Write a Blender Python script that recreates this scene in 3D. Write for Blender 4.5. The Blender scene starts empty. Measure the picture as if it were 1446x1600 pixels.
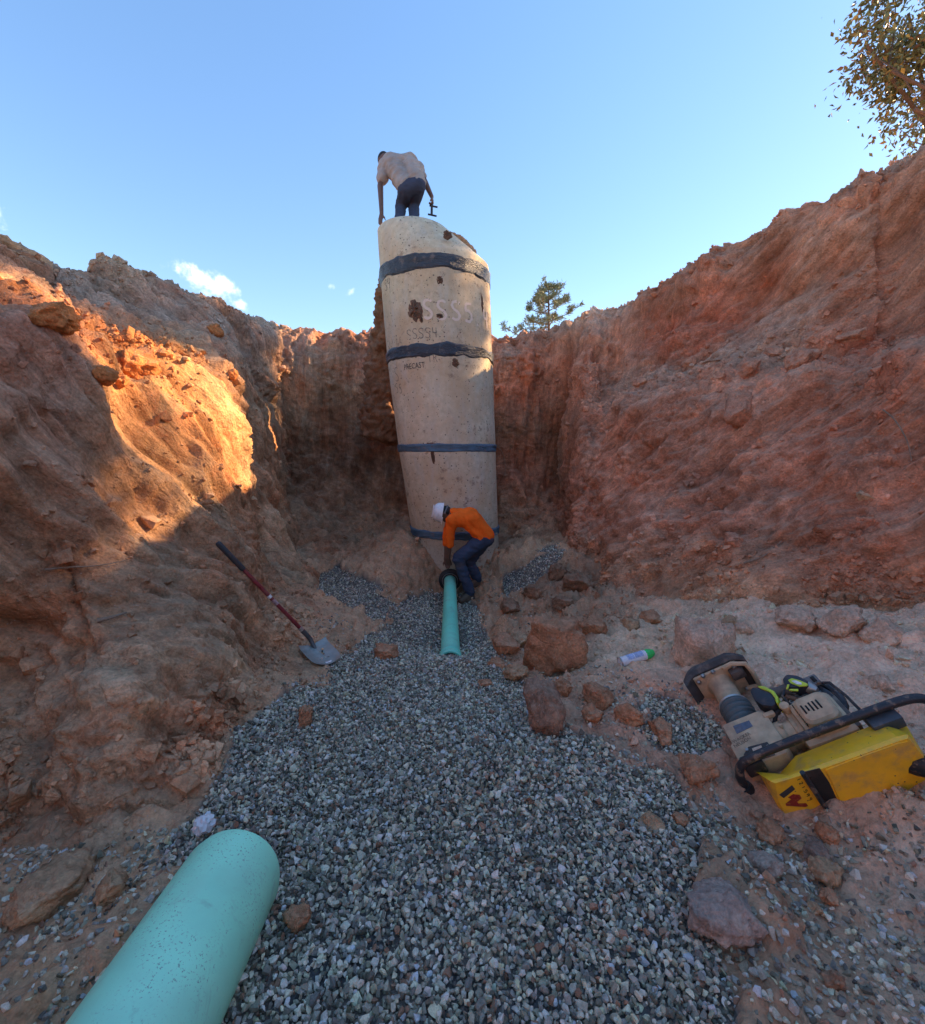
import bpy, bmesh, math, random
import numpy as np
from mathutils import Vector, Matrix
from mathutils.bvhtree import BVHTree

R = math.radians
SC = bpy.context.scene
COL = SC.collection
random.seed(7)
RNG = np.random.default_rng(7)

# ------------------------------------------------------------------ camera
F, CX, CY = 723.0, 723.0, 800.0            # focal length and centre, in photo pixels
PITCH = R(7.5)
CAM = np.array((0.0, 0.0, 2.0))
cam_d = bpy.data.cameras.new('camera')
cam = bpy.data.objects.new('camera', cam_d)
COL.objects.link(cam)
cam.location = CAM
cam.rotation_euler = (R(90) - PITCH, 0, 0)
cam_d.sensor_fit = 'HORIZONTAL'
cam_d.sensor_width = 36.0
cam_d.lens = 36.0 * F / 1446.0
cam_d.clip_start = 0.02
cam_d.clip_end = 2000
SC.camera = cam

# ------------------------------------------------------------------ sky and sun
SUN_EL, SUN_AZ = 27.0, 71.0                # azimuth clockwise from +Y
world = bpy.data.worlds.new('World')
SC.world = world
world.use_nodes = True
wn, wl = world.node_tree.nodes, world.node_tree.links
bg = wn['Background']
sky = wn.new('ShaderNodeTexSky')
sky.sky_type = 'NISHITA'
sky.sun_disc = False
sky.sun_elevation = R(SUN_EL)
sky.sun_rotation = R(SUN_AZ)
sky.air_density = 1.0
sky.dust_density = 0.15
sky.ozone_density = 1.2
bg.inputs['Strength'].default_value = 0.15

def pix_dir(px, py):
    u, v = (px - CX) / F, (CY - py) / F
    d = Vector((u, math.cos(PITCH) + v * math.sin(PITCH), -math.sin(PITCH) + v * math.cos(PITCH)))
    return d.normalized()

def wnode(t, **kw):
    n = wn.new(t)
    for k, v in kw.items():
        setattr(n, k, v)
    return n

def wmath(op, a, b=None):
    n = wn.new('ShaderNodeMath'); n.operation = op
    for i, x in enumerate((a, b)):
        if x is None: continue
        if isinstance(x, (int, float)): n.inputs[i].default_value = x
        else: wl.new(x, n.inputs[i])
    return n.outputs[0]

def world_clouds(sky_out):
    """a few small fair-weather clouds, fixed to directions of the sky"""
    tc = wn.new('ShaderNodeTexCoord')
    noi = wn.new('ShaderNodeTexNoise'); noi.inputs['Scale'].default_value = 38; noi.inputs['Detail'].default_value = 8
    noi.inputs['Roughness'].default_value = 0.6
    wl.new(tc.outputs['Generated'], noi.inputs['Vector'])
    total = None
    for (px, py, sx, sy, tilt, amp) in ((318, 438, .050, .019, -22, 1.0), (352, 446, .034, .014, -35, 1.0),
                                        (370, 470, .020, .011, -40, .9),
                                        (545, 457, .014, .006, 30, .6), (517, 447, .009, .005, 0, .45),
                                        (1640, 330, .10, .03, 0, .8), (-160, 300, .09, .03, 10, .8)):
        d = pix_dir(px, py)
        right = Vector((d.y, -d.x, 0)).normalized()
        up = right.cross(d).normalized()
        a = R(tilt)
        e1 = right * math.cos(a) + up * math.sin(a); e2 = up * math.cos(a) - right * math.sin(a)
        def dot(v):
            n = wn.new('ShaderNodeVectorMath'); n.operation = 'DOT_PRODUCT'
            wl.new(tc.outputs['Generated'], n.inputs[0]); n.inputs[1].default_value = v
            return n.outputs['Value']
        gx = wmath('MULTIPLY', dot(e1), 1 / sx); gy = wmath('MULTIPLY', dot(e2), 1 / sy)
        r2 = wmath('ADD', wmath('MULTIPLY', gx, gx), wmath('MULTIPLY', gy, gy))
        m = wmath('SUBTRACT', 1.0, wmath('MULTIPLY', r2, 0.5))
        m = wmath('MULTIPLY', m, wmath('GREATER_THAN', dot(d), 0.0))
        m = wmath('MULTIPLY', wmath('MAXIMUM', m, 0.0), amp)
        total = m if total is None else wmath('MAXIMUM', total, m)
    mask = wmath('SUBTRACT', wmath('ADD', total, wmath('MULTIPLY', noi.outputs['Fac'], 2.2)), 1.45)
    mask = wmath('MULTIPLY', mask, wmath('GREATER_THAN', total, 0.001))
    mr = wn.new('ShaderNodeMapRange'); wl.new(mask, mr.inputs[0])
    mr.inputs[1].default_value = 0.0; mr.inputs[2].default_value = 0.95; mr.interpolation_type = 'SMOOTHSTEP'
    mr.inputs[4].default_value = 0.93
    mix = wn.new('ShaderNodeMix'); mix.data_type = 'RGBA'
    wl.new(mr.outputs[0], mix.inputs[0]); wl.new(sky_out, mix.inputs[6])
    mix.inputs[7].default_value = (2.0, 2.05, 2.15, 1)
    return mix.outputs[2]

sky_gam = wn.new('ShaderNodeGamma'); sky_gam.inputs[1].default_value = .70
wl.new(sky.outputs[0], sky_gam.inputs[0])
sky_hsv = wn.new('ShaderNodeHueSaturation'); sky_hsv.inputs['Saturation'].default_value = 1.40; sky_hsv.inputs['Value'].default_value = 0.53; sky_hsv.inputs['Hue'].default_value = .507
wl.new(sky_gam.outputs[0], sky_hsv.inputs['Color'])
sky_out = sky_hsv.outputs[0]
wl.new(world_clouds(sky_out), bg.inputs['Color'])

sun_d = bpy.data.lights.new('sun', 'SUN')
sun = bpy.data.objects.new('sun', sun_d)
COL.objects.link(sun)
sun_d.energy = 2.3
sun_d.angle = R(0.55)
sun_d.color = (1.0, 0.67, 0.37)
sv = Vector((math.sin(R(SUN_AZ)) * math.cos(R(SUN_EL)), math.cos(R(SUN_AZ)) * math.cos(R(SUN_EL)), math.sin(R(SUN_EL))))
sun.rotation_euler = sv.to_track_quat('Z', 'Y').to_euler()
sun.location = sv * 60

SC.view_settings.view_transform = 'Standard'
SC.view_settings.look = 'None'
SC.view_settings.gamma = 1.0
SC.view_settings.use_curve_mapping = False
SC.view_settings.exposure = 2.62

# ------------------------------------------------------------------ helpers
def P(px, py, d):
    """photo pixel + forward distance d (metres) -> world point"""
    u, v = (px - CX) / F, (CY - py) / F
    ry = math.cos(PITCH) + v * math.sin(PITCH)
    rz = -math.sin(PITCH) + v * math.cos(PITCH)
    return np.array((u / ry * d, d, CAM[2] + rz / ry * d))

def project(p):
    """world points (n,3) -> photo pixels"""
    q = p - CAM
    fw = q[:, 1] * math.cos(PITCH) - q[:, 2] * math.sin(PITCH)
    up = q[:, 1] * math.sin(PITCH) + q[:, 2] * math.cos(PITCH)
    fw = np.where(np.abs(fw) < 1e-4, 1e-4, fw)
    return CX + F * q[:, 0] / fw, CY - F * up / fw, fw

def _hash(ix, iy, iz, s):
    h = (ix.astype(np.int64) * 374761393 + iy.astype(np.int64) * 668265263 + iz.astype(np.int64) * 2147483647 + s * 974634777) & 0xFFFFFFFF
    h = ((h ^ (h >> 13)) * 1274126177) & 0xFFFFFFFF
    h = ((h ^ (h >> 16)) * 2246822519) & 0xFFFFFFFF
    return h ^ (h >> 15)

def perlin(p, seed=0):
    f = np.floor(p); i = f.astype(np.int64); t = p - f
    w = t * t * t * (t * (t * 6 - 15) + 10)
    out = np.zeros(len(p))
    for dx in (0, 1):
        for dy in (0, 1):
            for dz in (0, 1):
                h = _hash(i[:, 0] + dx, i[:, 1] + dy, i[:, 2] + dz, seed)
                gx = (h & 1023) / 511.5 - 1; gy = ((h >> 10) & 1023) / 511.5 - 1; gz = ((h >> 20) & 1023) / 511.5 - 1
                g = gx * (t[:, 0] - dx) + gy * (t[:, 1] - dy) + gz * (t[:, 2] - dz)
                wt = (w[:, 0] if dx else 1 - w[:, 0]) * (w[:, 1] if dy else 1 - w[:, 1]) * (w[:, 2] if dz else 1 - w[:, 2])
                out += g * wt
    return out

def fbm(p, octv=4, seed=0, gain=.5, lac=2.03):
    a, s, o = 1.0, 0.0, np.zeros(len(p))
    q = p.copy()
    for k in range(octv):
        o += a * perlin(q, seed + k * 17); a *= gain; q = q * lac
    return o

def ridged(p, octv=3, seed=0):
    a, o, q = 1.0, np.zeros(len(p)), p.copy()
    for k in range(octv):
        o += a * (0.5 - np.abs(perlin(q, seed + 31 * k))); a *= .5; q = q * 2.07
    return o

def worley(p, seed=0):
    """distance to the nearest and second nearest cell point"""
    f = np.floor(p); i = f.astype(np.int64); t = p - f
    d1 = np.full(len(p), 9.0); d2 = np.full(len(p), 9.0)
    for dx in (-1, 0, 1):
        for dy in (-1, 0, 1):
            for dz in (-1, 0, 1):
                h = _hash(i[:, 0] + dx, i[:, 1] + dy, i[:, 2] + dz, seed)
                d = (dx + (h & 1023) / 1023. - t[:, 0]) ** 2 + (dy + ((h >> 10) & 1023) / 1023. - t[:, 1]) ** 2 + (dz + ((h >> 20) & 1023) / 1023. - t[:, 2]) ** 2
                d2 = np.minimum(d2, np.maximum(d, d1)); d1 = np.minimum(d1, d)
    return np.sqrt(d1), np.sqrt(d2)

def props(o, label=None, cat=None, group=None, kind=None):
    for k, v in (('label', label), ('category', cat), ('group', group), ('kind', kind)):
        if v: o[k] = v
    return o

def empty(name, loc=(0, 0, 0)):
    o = bpy.data.objects.new(name, None); COL.objects.link(o)
    o.location = loc; o.empty_display_size = .1
    return o

def link(name, me, mats=None, parent=None, smooth=None):
    o = bpy.data.objects.new(name, me); COL.objects.link(o)
    if mats is not None:
        for m in (mats if isinstance(mats, (list, tuple)) else [mats]): me.materials.append(m)
    if parent is not None:
        o.parent = parent
        if parent.type == 'EMPTY' or True:
            o.matrix_parent_inverse = world_matrix(parent).inverted()
    if smooth is not None:
        me.polygons.foreach_set('use_smooth', np.full(len(me.polygons), smooth))
    return o

def world_matrix(o):
    m = Matrix.LocRotScale(o.location, o.rotation_euler, o.scale)
    if o.parent is not None:
        m = world_matrix(o.parent) @ o.matrix_parent_inverse @ m
    return m

def np_mesh(name, v, f):
    """fast mesh from arrays; f is (n,3) or (n,4)"""
    me = bpy.data.meshes.new(name)
    v = np.asarray(v, dtype=np.float32); f = np.asarray(f, dtype=np.int32)
    me.vertices.add(len(v)); me.vertices.foreach_set('co', v.ravel())
    k = f.shape[1]
    me.loops.add(f.size); me.loops.foreach_set('vertex_index', f.ravel())
    me.polygons.add(len(f)); me.polygons.foreach_set('loop_start', np.arange(0, f.size, k, dtype=np.int32))
    me.polygons.foreach_set('loop_total', np.full(len(f), k, dtype=np.int32))
    me.update(calc_edges=True); me.validate()
    return me

def vcol(me, cols, name='Col'):
    a = me.color_attributes.new(name, 'FLOAT_COLOR', 'POINT')
    c = np.ones((len(me.vertices), 4), dtype=np.float32); c[:, :3] = cols
    a.data.foreach_set('color', c.ravel())

# ---- node material helper
class NT:
    def __init__(self, name):
        self.m = bpy.data.materials.new(name); self.m.use_nodes = True
        self.n, self.l = self.m.node_tree.nodes, self.m.node_tree.links
        self.b = self.n['Principled BSDF']
        self.tc = self.n.new('ShaderNodeTexCoord')
    def put(self, sock, x):
        if isinstance(x, (int, float)): sock.default_value = x
        elif isinstance(x, (tuple, list)): sock.default_value = tuple(x) + ((1,) if len(x) == 3 and len(sock.default_value) == 4 else ())
        else: self.l.new(x, sock)
    def noise(self, scale, detail=6, rough=.55, vec=None, dist=0, stretch=None):
        t = self.n.new('ShaderNodeTexNoise')
        v = vec or self.tc.outputs['Object']
        if stretch:
            mp = self.n.new('ShaderNodeMapping'); mp.inputs['Scale'].default_value = stretch
            self.l.new(v, mp.inputs[0]); v = mp.outputs[0]
        self.l.new(v, t.inputs['Vector'])
        t.inputs['Scale'].default_value = scale; t.inputs['Detail'].default_value = detail
        t.inputs['Roughness'].default_value = rough; t.inputs['Distortion'].default_value = dist
        return t.outputs['Fac']
    def voro(self, scale, out='Distance', feature='F1', rand=1.0):
        t = self.n.new('ShaderNodeTexVoronoi'); t.feature = feature
        self.l.new(self.tc.outputs['Object'], t.inputs['Vector']); t.inputs['Scale'].default_value = scale
        t.inputs['Randomness'].default_value = rand
        return t.outputs[out]
    def math(self, op, a, b=None, c=None):
        t = self.n.new('ShaderNodeMath'); t.operation = op
        for i, x in enumerate((a, b, c)):
            if x is not None: self.put(t.inputs[i], x)
        return t.outputs[0]
    def rng(self, x, a, b, c=0.0, d=1.0, smooth=False):
        t = self.n.new('ShaderNodeMapRange')
        if smooth: t.interpolation_type = 'SMOOTHSTEP'
        self.put(t.inputs[0], x)
        for i, y in enumerate((a, b, c, d)): t.inputs[i + 1].default_value = y
        return t.outputs[0]
    def mix(self, fac, a, b, mode='MIX'):
        t = self.n.new('ShaderNodeMix'); t.data_type = 'RGBA'; t.blend_type = mode
        self.put(t.inputs[0], fac); self.put(t.inputs[6], a); self.put(t.inputs[7], b)
        return t.outputs[2]
    def scale(self, col, f):
        t = self.n.new('ShaderNodeVectorMath'); t.operation = 'SCALE'
        self.put(t.inputs[0], col); self.put(t.inputs['Scale'], f)
        return t.outputs[0]
    def attr(self, name='Col'):
        t = self.n.new('ShaderNodeAttribute'); t.attribute_name = name
        return t.outputs['Color']
    def bump(self, h, strength=.5, dist=.02, prev=None):
        t = self.n.new('ShaderNodeBump'); t.inputs['Strength'].default_value = strength; t.inputs['Distance'].default_value = dist
        self.l.new(h, t.inputs['Height'])
        if prev is not None: self.l.new(prev, t.inputs['Normal'])
        return t.outputs[0]
    def done(self, col=None, rough=None, normal=None, metal=None, spec=None, **kw):
        if col is not None: self.put(self.b.inputs['Base Color'], col)
        if rough is not None: self.put(self.b.inputs['Roughness'], rough)
        if normal is not None: self.l.new(normal, self.b.inputs['Normal'])
        if metal is not None: self.put(self.b.inputs['Metallic'], metal)
        if spec is not None: self.put(self.b.inputs['Specular IOR Level'], spec)
        for k, v in kw.items(): self.put(self.b.inputs[k], v)
        return self.m

def soil_mat():
    t = NT('excavated_soil')
    big, mid, fine = t.noise(1.3, 5, .6), t.noise(7, 7, .65), t.noise(55, 6, .7)
    tone = t.math('MULTIPLY', t.rng(big, .3, .7, .8, 1.22), t.math('MULTIPLY', t.rng(mid, .3, .7, .72, 1.28), t.rng(fine, .3, .7, .72, 1.3)))
    c = t.scale(t.attr(), t.math('MULTIPLY', tone, 1.16))
    sct = t.n.new('ShaderNodeAttribute'); sct.attribute_name = 'scrape'
    scr = t.noise(15, 7, .62, vec=sct.outputs['Vector']); scr2 = t.noise(48, 5, .6, vec=sct.outputs['Vector'])
    c = t.scale(c, t.math('MULTIPLY', t.rng(scr, .3, .7, .76, 1.24), t.rng(scr2, .3, .7, .86, 1.14)))
    red = t.rng(t.noise(2.1, 6, .65, dist=.6), .52, .68, 0, .42)
    c = t.mix(red, c, t.mix(1, c, (1.12, .72, .60), 'MULTIPLY'))
    ochre = t.rng(t.noise(3.3, 6, .6, stretch=(1, 1, 1.6)), .56, .7, 0, .4)
    c = t.mix(ochre, c, t.mix(1, c, (1.25, 1.12, .90), 'MULTIPLY'))
    # dry dust lying on ledges and other upward faces
    geo = t.n.new('ShaderNodeNewGeometry'); sep = t.n.new('ShaderNodeSeparateXYZ'); t.l.new(geo.outputs['Normal'], sep.inputs[0])
    dust = t.math('MULTIPLY', t.rng(sep.outputs['Z'], .35, .85, 0, .5, True), t.rng(t.noise(5, 6, .65), .40, .60, 0, 1))
    c = t.mix(dust, c, t.mix(.5, c, (.66, .47, .31)))
    # pale grit
    vd, vc = t.voro(75), t.voro(75, 'Color')
    grit = t.math('MULTIPLY', t.math('LESS_THAN', vd, .27), t.math('GREATER_THAN', vc, .80))
    c = t.mix(t.math('MULTIPLY', grit, .5), c, (.50, .40, .34))
    h1 = t.noise(18, 9, .72); h2 = t.noise(90, 6, .75); h3 = t.voro(42)
    h = t.math('ADD', t.math('MULTIPLY', h1, 1.0), t.math('ADD', t.math('MULTIPLY', h2, .28), t.math('MULTIPLY', h3, -.18)))
    wv = t.n.new('ShaderNodeVectorMath'); wv.operation = 'ADD'
    ns = t.n.new('ShaderNodeTexNoise'); ns.inputs['Scale'].default_value = 7; ns.inputs['Detail'].default_value = 5; t.l.new(t.tc.outputs['Object'], ns.inputs['Vector'])
    sc_ = t.n.new('ShaderNodeVectorMath'); sc_.operation = 'SCALE'; t.l.new(ns.outputs['Color'], sc_.inputs[0]); sc_.inputs['Scale'].default_value = .22
    t.l.new(t.tc.outputs['Object'], wv.inputs[0]); t.l.new(sc_.outputs[0], wv.inputs[1])
    ve = t.n.new('ShaderNodeTexVoronoi'); ve.feature = 'DISTANCE_TO_EDGE'; ve.inputs['Scale'].default_value = 8; t.l.new(wv.outputs[0], ve.inputs['Vector'])
    ve2 = t.n.new('ShaderNodeTexVoronoi'); ve2.feature = 'DISTANCE_TO_EDGE'; ve2.inputs['Scale'].default_value = 24; t.l.new(wv.outputs[0], ve2.inputs['Vector'])
    zone = t.rng(t.noise(1.7, 4, .6), .42, .6, .15, 1)
    blk = t.math('MULTIPLY', t.rng(ve.outputs['Distance'], 0, .10, 0, 1, True), zone)
    blk2 = t.math('MULTIPLY', t.rng(ve2.outputs['Distance'], 0, .12, 0, 1, True), zone)
    n0 = t.bump(t.math('ADD', blk, t.math('MULTIPLY', blk2, .3)), .42, .05)
    n1_ = t.bump(t.math('ADD', scr, t.math('MULTIPLY', scr2, .35)), .75, .06, n0)
    n = t.bump(h, .55, .045, n1_)
    return t.done(c, .95, n, spec=.15)
SOIL = soil_mat()

# ------------------------------------------------------------------ pit walls and plateau
# soil albedo by zone, more orange on the left bench, darker in back recess
RB = (.475, .222, .135); RB2 = (.430, .185, .108); TAN = (.490, .275, .152); BRN = (.395, .212, .116); ORG = (.52, .195, .068)
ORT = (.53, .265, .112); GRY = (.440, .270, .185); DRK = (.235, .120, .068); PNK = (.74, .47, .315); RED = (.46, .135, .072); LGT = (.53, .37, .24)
def X(x, y, z): return np.array((x, y, z + CAM[2]))
def far(p, k):
    """plateau points away from the pit"""
    a = np.array(p); c = np.array((0, 3.0)); d = a[:2] - c
    return np.array((c[0] + d[0] * k, c[1] + d[1] * k))

ST = []    # stations: (8 points toe..rim with floor point first, 8 colours, columns to next)
def station(pts, cols, n):
    ST.append((pts, cols, n))

def wallpix(rows, n, cols):
    station([P(*r) for r in rows], cols, n)
CL = [BRN, TAN, TAN, BRN, ORG, RB, GRY, GRY]
station([X(-2.3, -7, -1.5), X(-2.5, -7, -.9), X(-2.6, -7, -.1), X(-2.8, -7, .5), X(-3.3, -7, .7), X(-3.8, -7, 1.4), X(-4.4, -7, 2.0)], CL[1:], 10)
station([X(-2.3, -1, -1.5), X(-2.5, -1, -.9), X(-2.6, -1, -.1), X(-2.8, -1, .5), X(-3.3, -1, .7), X(-3.8, -1, 1.4), X(-4.4, -1, 2.0)], CL[1:], 14)
station([X(-2.3, 1.2, -1.5), X(-2.4, 1.3, -.9), X(-2.5, 1.4, -.1), X(-2.6, 1.6, .7), X(-3.1, 1.6, .9), X(-3.8, 1.6, 1.5), X(-4.4, 1.6, 2.2)], CL[1:], 30)
wallpix([(0, 1290, 1.72), (0, 1100, 2.05), (0, 850, 2.28), (0, 500, 2.55), (0, 468, 3.1), (0, 420, 4.0), (0, 378, 4.7)], 64, [BRN, TAN, BRN, RB, ORG, GRY, ORT])
wallpix([(200, 1290, 1.74), (170, 1100, 1.98), (120, 850, 2.5), (90, 545, 2.9), (85, 500, 3.6), (80, 465, 4.6), (90, 431, 5.2)], 64, [TAN, TAN, BRN, RB, ORG, GRY, GRY])
wallpix([(325, 1230, 1.90), (290, 1050, 2.3), (235, 850, 2.9), (190, 590, 3.4), (185, 530, 4.0), (175, 480, 5.0), (185, 418, 5.7)], 64, [TAN, TAN, TAN, ORT, ORG, GRY, LGT])
wallpix([(365, 1140, 2.35), (350, 1000, 2.75), (310, 830, 3.35), (285, 620, 3.9), (280, 545, 4.6), (255, 495, 5.6), (240, 437, 6.3)], 64, [TAN, TAN, TAN, ORT, ORT, GRY, GRY])
wallpix([(440, 1085, 2.8), (405, 980, 3.25), (368, 840, 3.75), (345, 680, 4.2), (352, 585, 5.1), (330, 515, 6.2), (298, 455, 6.9)], 60, [TAN, TAN, BRN, ORT, TAN, GRY, GRY])
wallpix([(485, 1000, 3.75), (440, 930, 4.5), (408, 840, 5.3), (392, 700, 5.8), (383, 610, 6.3), (368, 535, 7.0), (352, 480, 7.6)], 52, [TAN, TAN, TAN, TAN, TAN, GRY, GRY])
wallpix([(490, 930, 5.2), (460, 870, 6.2), (436, 790, 6.8), (424, 690, 7.1), (412, 610, 7.4), (402, 550, 7.9), (400, 503, 8.4)], 46, [TAN, TAN, TAN, TAN, BRN, GRY, GRY])
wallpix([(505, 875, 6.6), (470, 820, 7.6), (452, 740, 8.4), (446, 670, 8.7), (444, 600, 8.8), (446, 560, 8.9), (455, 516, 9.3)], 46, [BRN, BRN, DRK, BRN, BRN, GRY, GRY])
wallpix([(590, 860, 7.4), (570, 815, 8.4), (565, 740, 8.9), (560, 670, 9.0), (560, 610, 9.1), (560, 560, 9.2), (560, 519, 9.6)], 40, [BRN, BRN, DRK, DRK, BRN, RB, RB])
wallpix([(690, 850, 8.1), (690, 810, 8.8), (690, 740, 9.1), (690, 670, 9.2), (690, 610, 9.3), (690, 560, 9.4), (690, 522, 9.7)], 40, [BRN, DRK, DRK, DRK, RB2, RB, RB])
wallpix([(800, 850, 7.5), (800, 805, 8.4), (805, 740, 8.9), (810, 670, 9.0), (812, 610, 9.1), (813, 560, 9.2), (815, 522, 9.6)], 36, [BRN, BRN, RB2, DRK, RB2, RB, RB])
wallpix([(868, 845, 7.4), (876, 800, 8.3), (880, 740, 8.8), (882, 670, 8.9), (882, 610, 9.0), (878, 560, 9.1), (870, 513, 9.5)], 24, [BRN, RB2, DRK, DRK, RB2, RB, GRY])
wallpix([(895, 862, 6.5), (896, 810, 6.75), (898, 745, 6.95), (902, 670, 7.15), (908, 610, 7.5), (912, 560, 8.1), (915, 494, 8.9)], 40, [BRN, RB, RB, RB, RB, RB, GRY])
wallpix([(920, 890, 6.0), (930, 820, 6.4), (945, 740, 6.7), (955, 660, 6.9), (965, 603, 7.5), (962, 560, 8.0), (955, 480, 8.5)], 50, [TAN, RB, RB, RB, GRY, RB, GRY])
wallpix([(960, 925, 5.2), (985, 820, 5.6), (1010, 720, 5.9), (1030, 630, 6.1), (1035, 590, 6.85), (1030, 525, 7.3), (1030, 450, 7.8)], 54, [TAN, RB, RB, RB, GRY, RED, RB])
wallpix([(1040, 940, 4.6), (1080, 810, 5.0), (1110, 700, 5.3), (1130, 610, 5.5), (1132, 572, 6.35), (1130, 490, 6.7), (1120, 395, 7.2)], 58, [TAN, RB, RB, RB, GRY, RED, RB])
wallpix([(1150, 950, 3.9), (1190, 800, 4.3), (1220, 690, 4.6), (1240, 600, 4.8), (1240, 563, 5.65), (1240, 460, 6.0), (1230, 340, 6.4)], 62, [TAN, RB, RB, RB, GRY, RB, RB])
wallpix([(1300, 950, 3.4), (1330, 790, 3.7), (1350, 670, 4.0), (1360, 590, 4.2), (1360, 545, 5.0), (1360, 425, 5.35), (1350, 285, 5.75)], 62, [TAN, RB, RB2, RB, RED, RB, RB])
wallpix([(1446, 960, 3.0), (1446, 790, 3.3), (1446, 660, 3.6), (1446, 560, 3.8), (1446, 528, 4.6), (1446, 400, 4.95), (1446, 243, 5.3)], 30, [TAN, RB, RB2, RB, RB, RB, RB])
station([X(3.3, 1.6, -1.0), X(3.5, 1.7, -.3), X(3.8, 1.8, .4), X(4.0, 1.9, 1.0), X(4.5, 1.9, 1.2), X(5.0, 2, 2.0), X(5.5, 2, 2.9)], [TAN, RB, RB2, RB, RB, RB, RB], 14)
station([X(3.2, -1, -1.2), X(3.5, -1, -.3), X(3.8, -1, .4), X(4.0, -1, 1.0), X(4.5, -1, 1.2), X(5.0, -1, 2.0), X(5.5, -1, 2.8)], [TAN, RB, RB2, RB, RB, RB, RB], 10)
station([X(3.0, -7, -1.3), X(3.3, -7, -.3), X(3.6, -7, .4), X(3.8, -7, 1.0), X(4.3, -7, 1.2), X(4.8, -7, 2.0), X(5.2, -7, 2.6)], [TAN, RB, RB2, RB, RB, RB, RB], 8)
station([X(.4, -9, -1.3), X(.4, -9.2, -.3), X(.4, -9.4, .4), X(.4, -9.6, 1.0), X(.4, -10, 1.2), X(.4, -10.4, 1.8), X(.4, -10.8, 2.2)], [TAN, RB, RB2, RB, RB, RB, RB], 8)

TOES = [s[0][0] for s in ST]
ctrl, ccol = [], []
for pts, cols, n in ST:
    pts = list(pts); cols = list(cols)
    toe, rim = pts[0], pts[-1]
    c = np.array((0.2, 3.4, 0)); d = toe - c; d[2] = 0; d /= np.linalg.norm(d)
    inner = toe - d * .45 - np.array((0, 0, .35))
    f1, f2, f3 = far(rim, 1.18), far(rim, 2.2), far(rim, 60)
    heap = 0.0
    if rim[0] > 3.5 and rim[1] < 6.8: heap = .40 if rim[1] < 6.0 else .25  # ground raised unseen behind the right rim to shade the left wall
    out = [inner] + pts + [np.array((f1[0], f1[1], rim[2] - .12 + heap)), np.array((f2[0], f2[1], CAM[2] + 1.9)), np.array((f3[0], f3[1], CAM[2] + 1.6))]
    ctrl.append(out); ccol.append([cols[0]] + cols + [RB, RB, TAN])
ctrl = np.array(ctrl); ccol = np.array(ccol)            # (S, 11, 3)
ROWN = [8, 52, 56, 56, 50, 46, 46, 24, 14, 6]           # rows between control points
COLN = [s[2] for s in ST]

def cat(pm, p0, p1, p2, t):
    t = t[:, None, None]
    return .5 * ((2 * p0) + (p1 - pm) * t + (2 * pm - 5 * p0 + 4 * p1 - p2) * t * t + (3 * p0 - pm - 3 * p1 + p2) * t ** 3)

def tensor(A, closed_lin=False):
    S, K = A.shape[:2]
    rows, us = [], []
    for k in range(K - 1):
        n = ROWN[k]; t = np.arange(n) / n
        if k == K - 2: t = np.arange(n + 1) / n
        a, b = A[:, k], A[:, k + 1]
        pm = A[:, max(k - 1, 0)]; p2 = A[:, min(k + 2, K - 1)]
        lin = closed_lin or k >= 7 or k in (4, 5)
        seg = (a[None] * (1 - t)[:, None, None] + b[None] * t[:, None, None]) if lin else cat(pm[None], a[None], b[None], p2[None], t)
        rows.append(seg)
        us.append(k + t)
    G = np.concatenate(rows, 0)                           # (rows, S, 3)
    U = np.concatenate(us)
    cols, vs = [], []
    for s in range(S):
        n = COLN[s]; t = np.arange(n) / n
        a, b = G[:, s], G[:, (s + 1) % S]; pm, p2 = G[:, (s - 1) % S], G[:, (s + 2) % S]
        seg = (a[None] * (1 - t)[:, None, None] + b[None] * t[:, None, None]) if closed_lin else cat(pm[None], a[None], b[None], p2[None], t)
        cols.append(seg); vs.append(s + t)
    return np.concatenate(cols, 0), np.concatenate(vs), U  # (cols, rows, 3)

G, VS, US = tensor(ctrl)
GC, _, _ = tensor(ccol, True)
nc, nr = G.shape[:2]
du = np.roll(G, -1, 0) - np.roll(G, 1, 0)
dv = np.gradient(G, axis=1)
N = np.cross(dv, du); N /= np.linalg.norm(N, axis=2, keepdims=True) + 1e-9
# make normals point into the pit / up
ctr = np.array((0.2, 3.2, 2.0))
if np.mean(np.sum(N[:, 100] * (ctr - G[:, 100]), 1)) < 0: N = -N
p = G.reshape(-1, 3); n3 = N.reshape(-1, 3)
U = np.tile(US, nc); V = np.repeat(VS, nr)
ss = lambda x, a, b: np.clip((x - a) / (b - a), 0, 1) ** 2 * (3 - 2 * np.clip((x - a) / (b - a), 0, 1))
wallm = ss(U, .6, 1.8) * (1 - .8 * ss(U, 7.0, 8.6))
side = np.where(p[:, 0] > 0, 1.0, -1.0)
backm = ss(p[:, 1], 6.9, 7.8)
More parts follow.
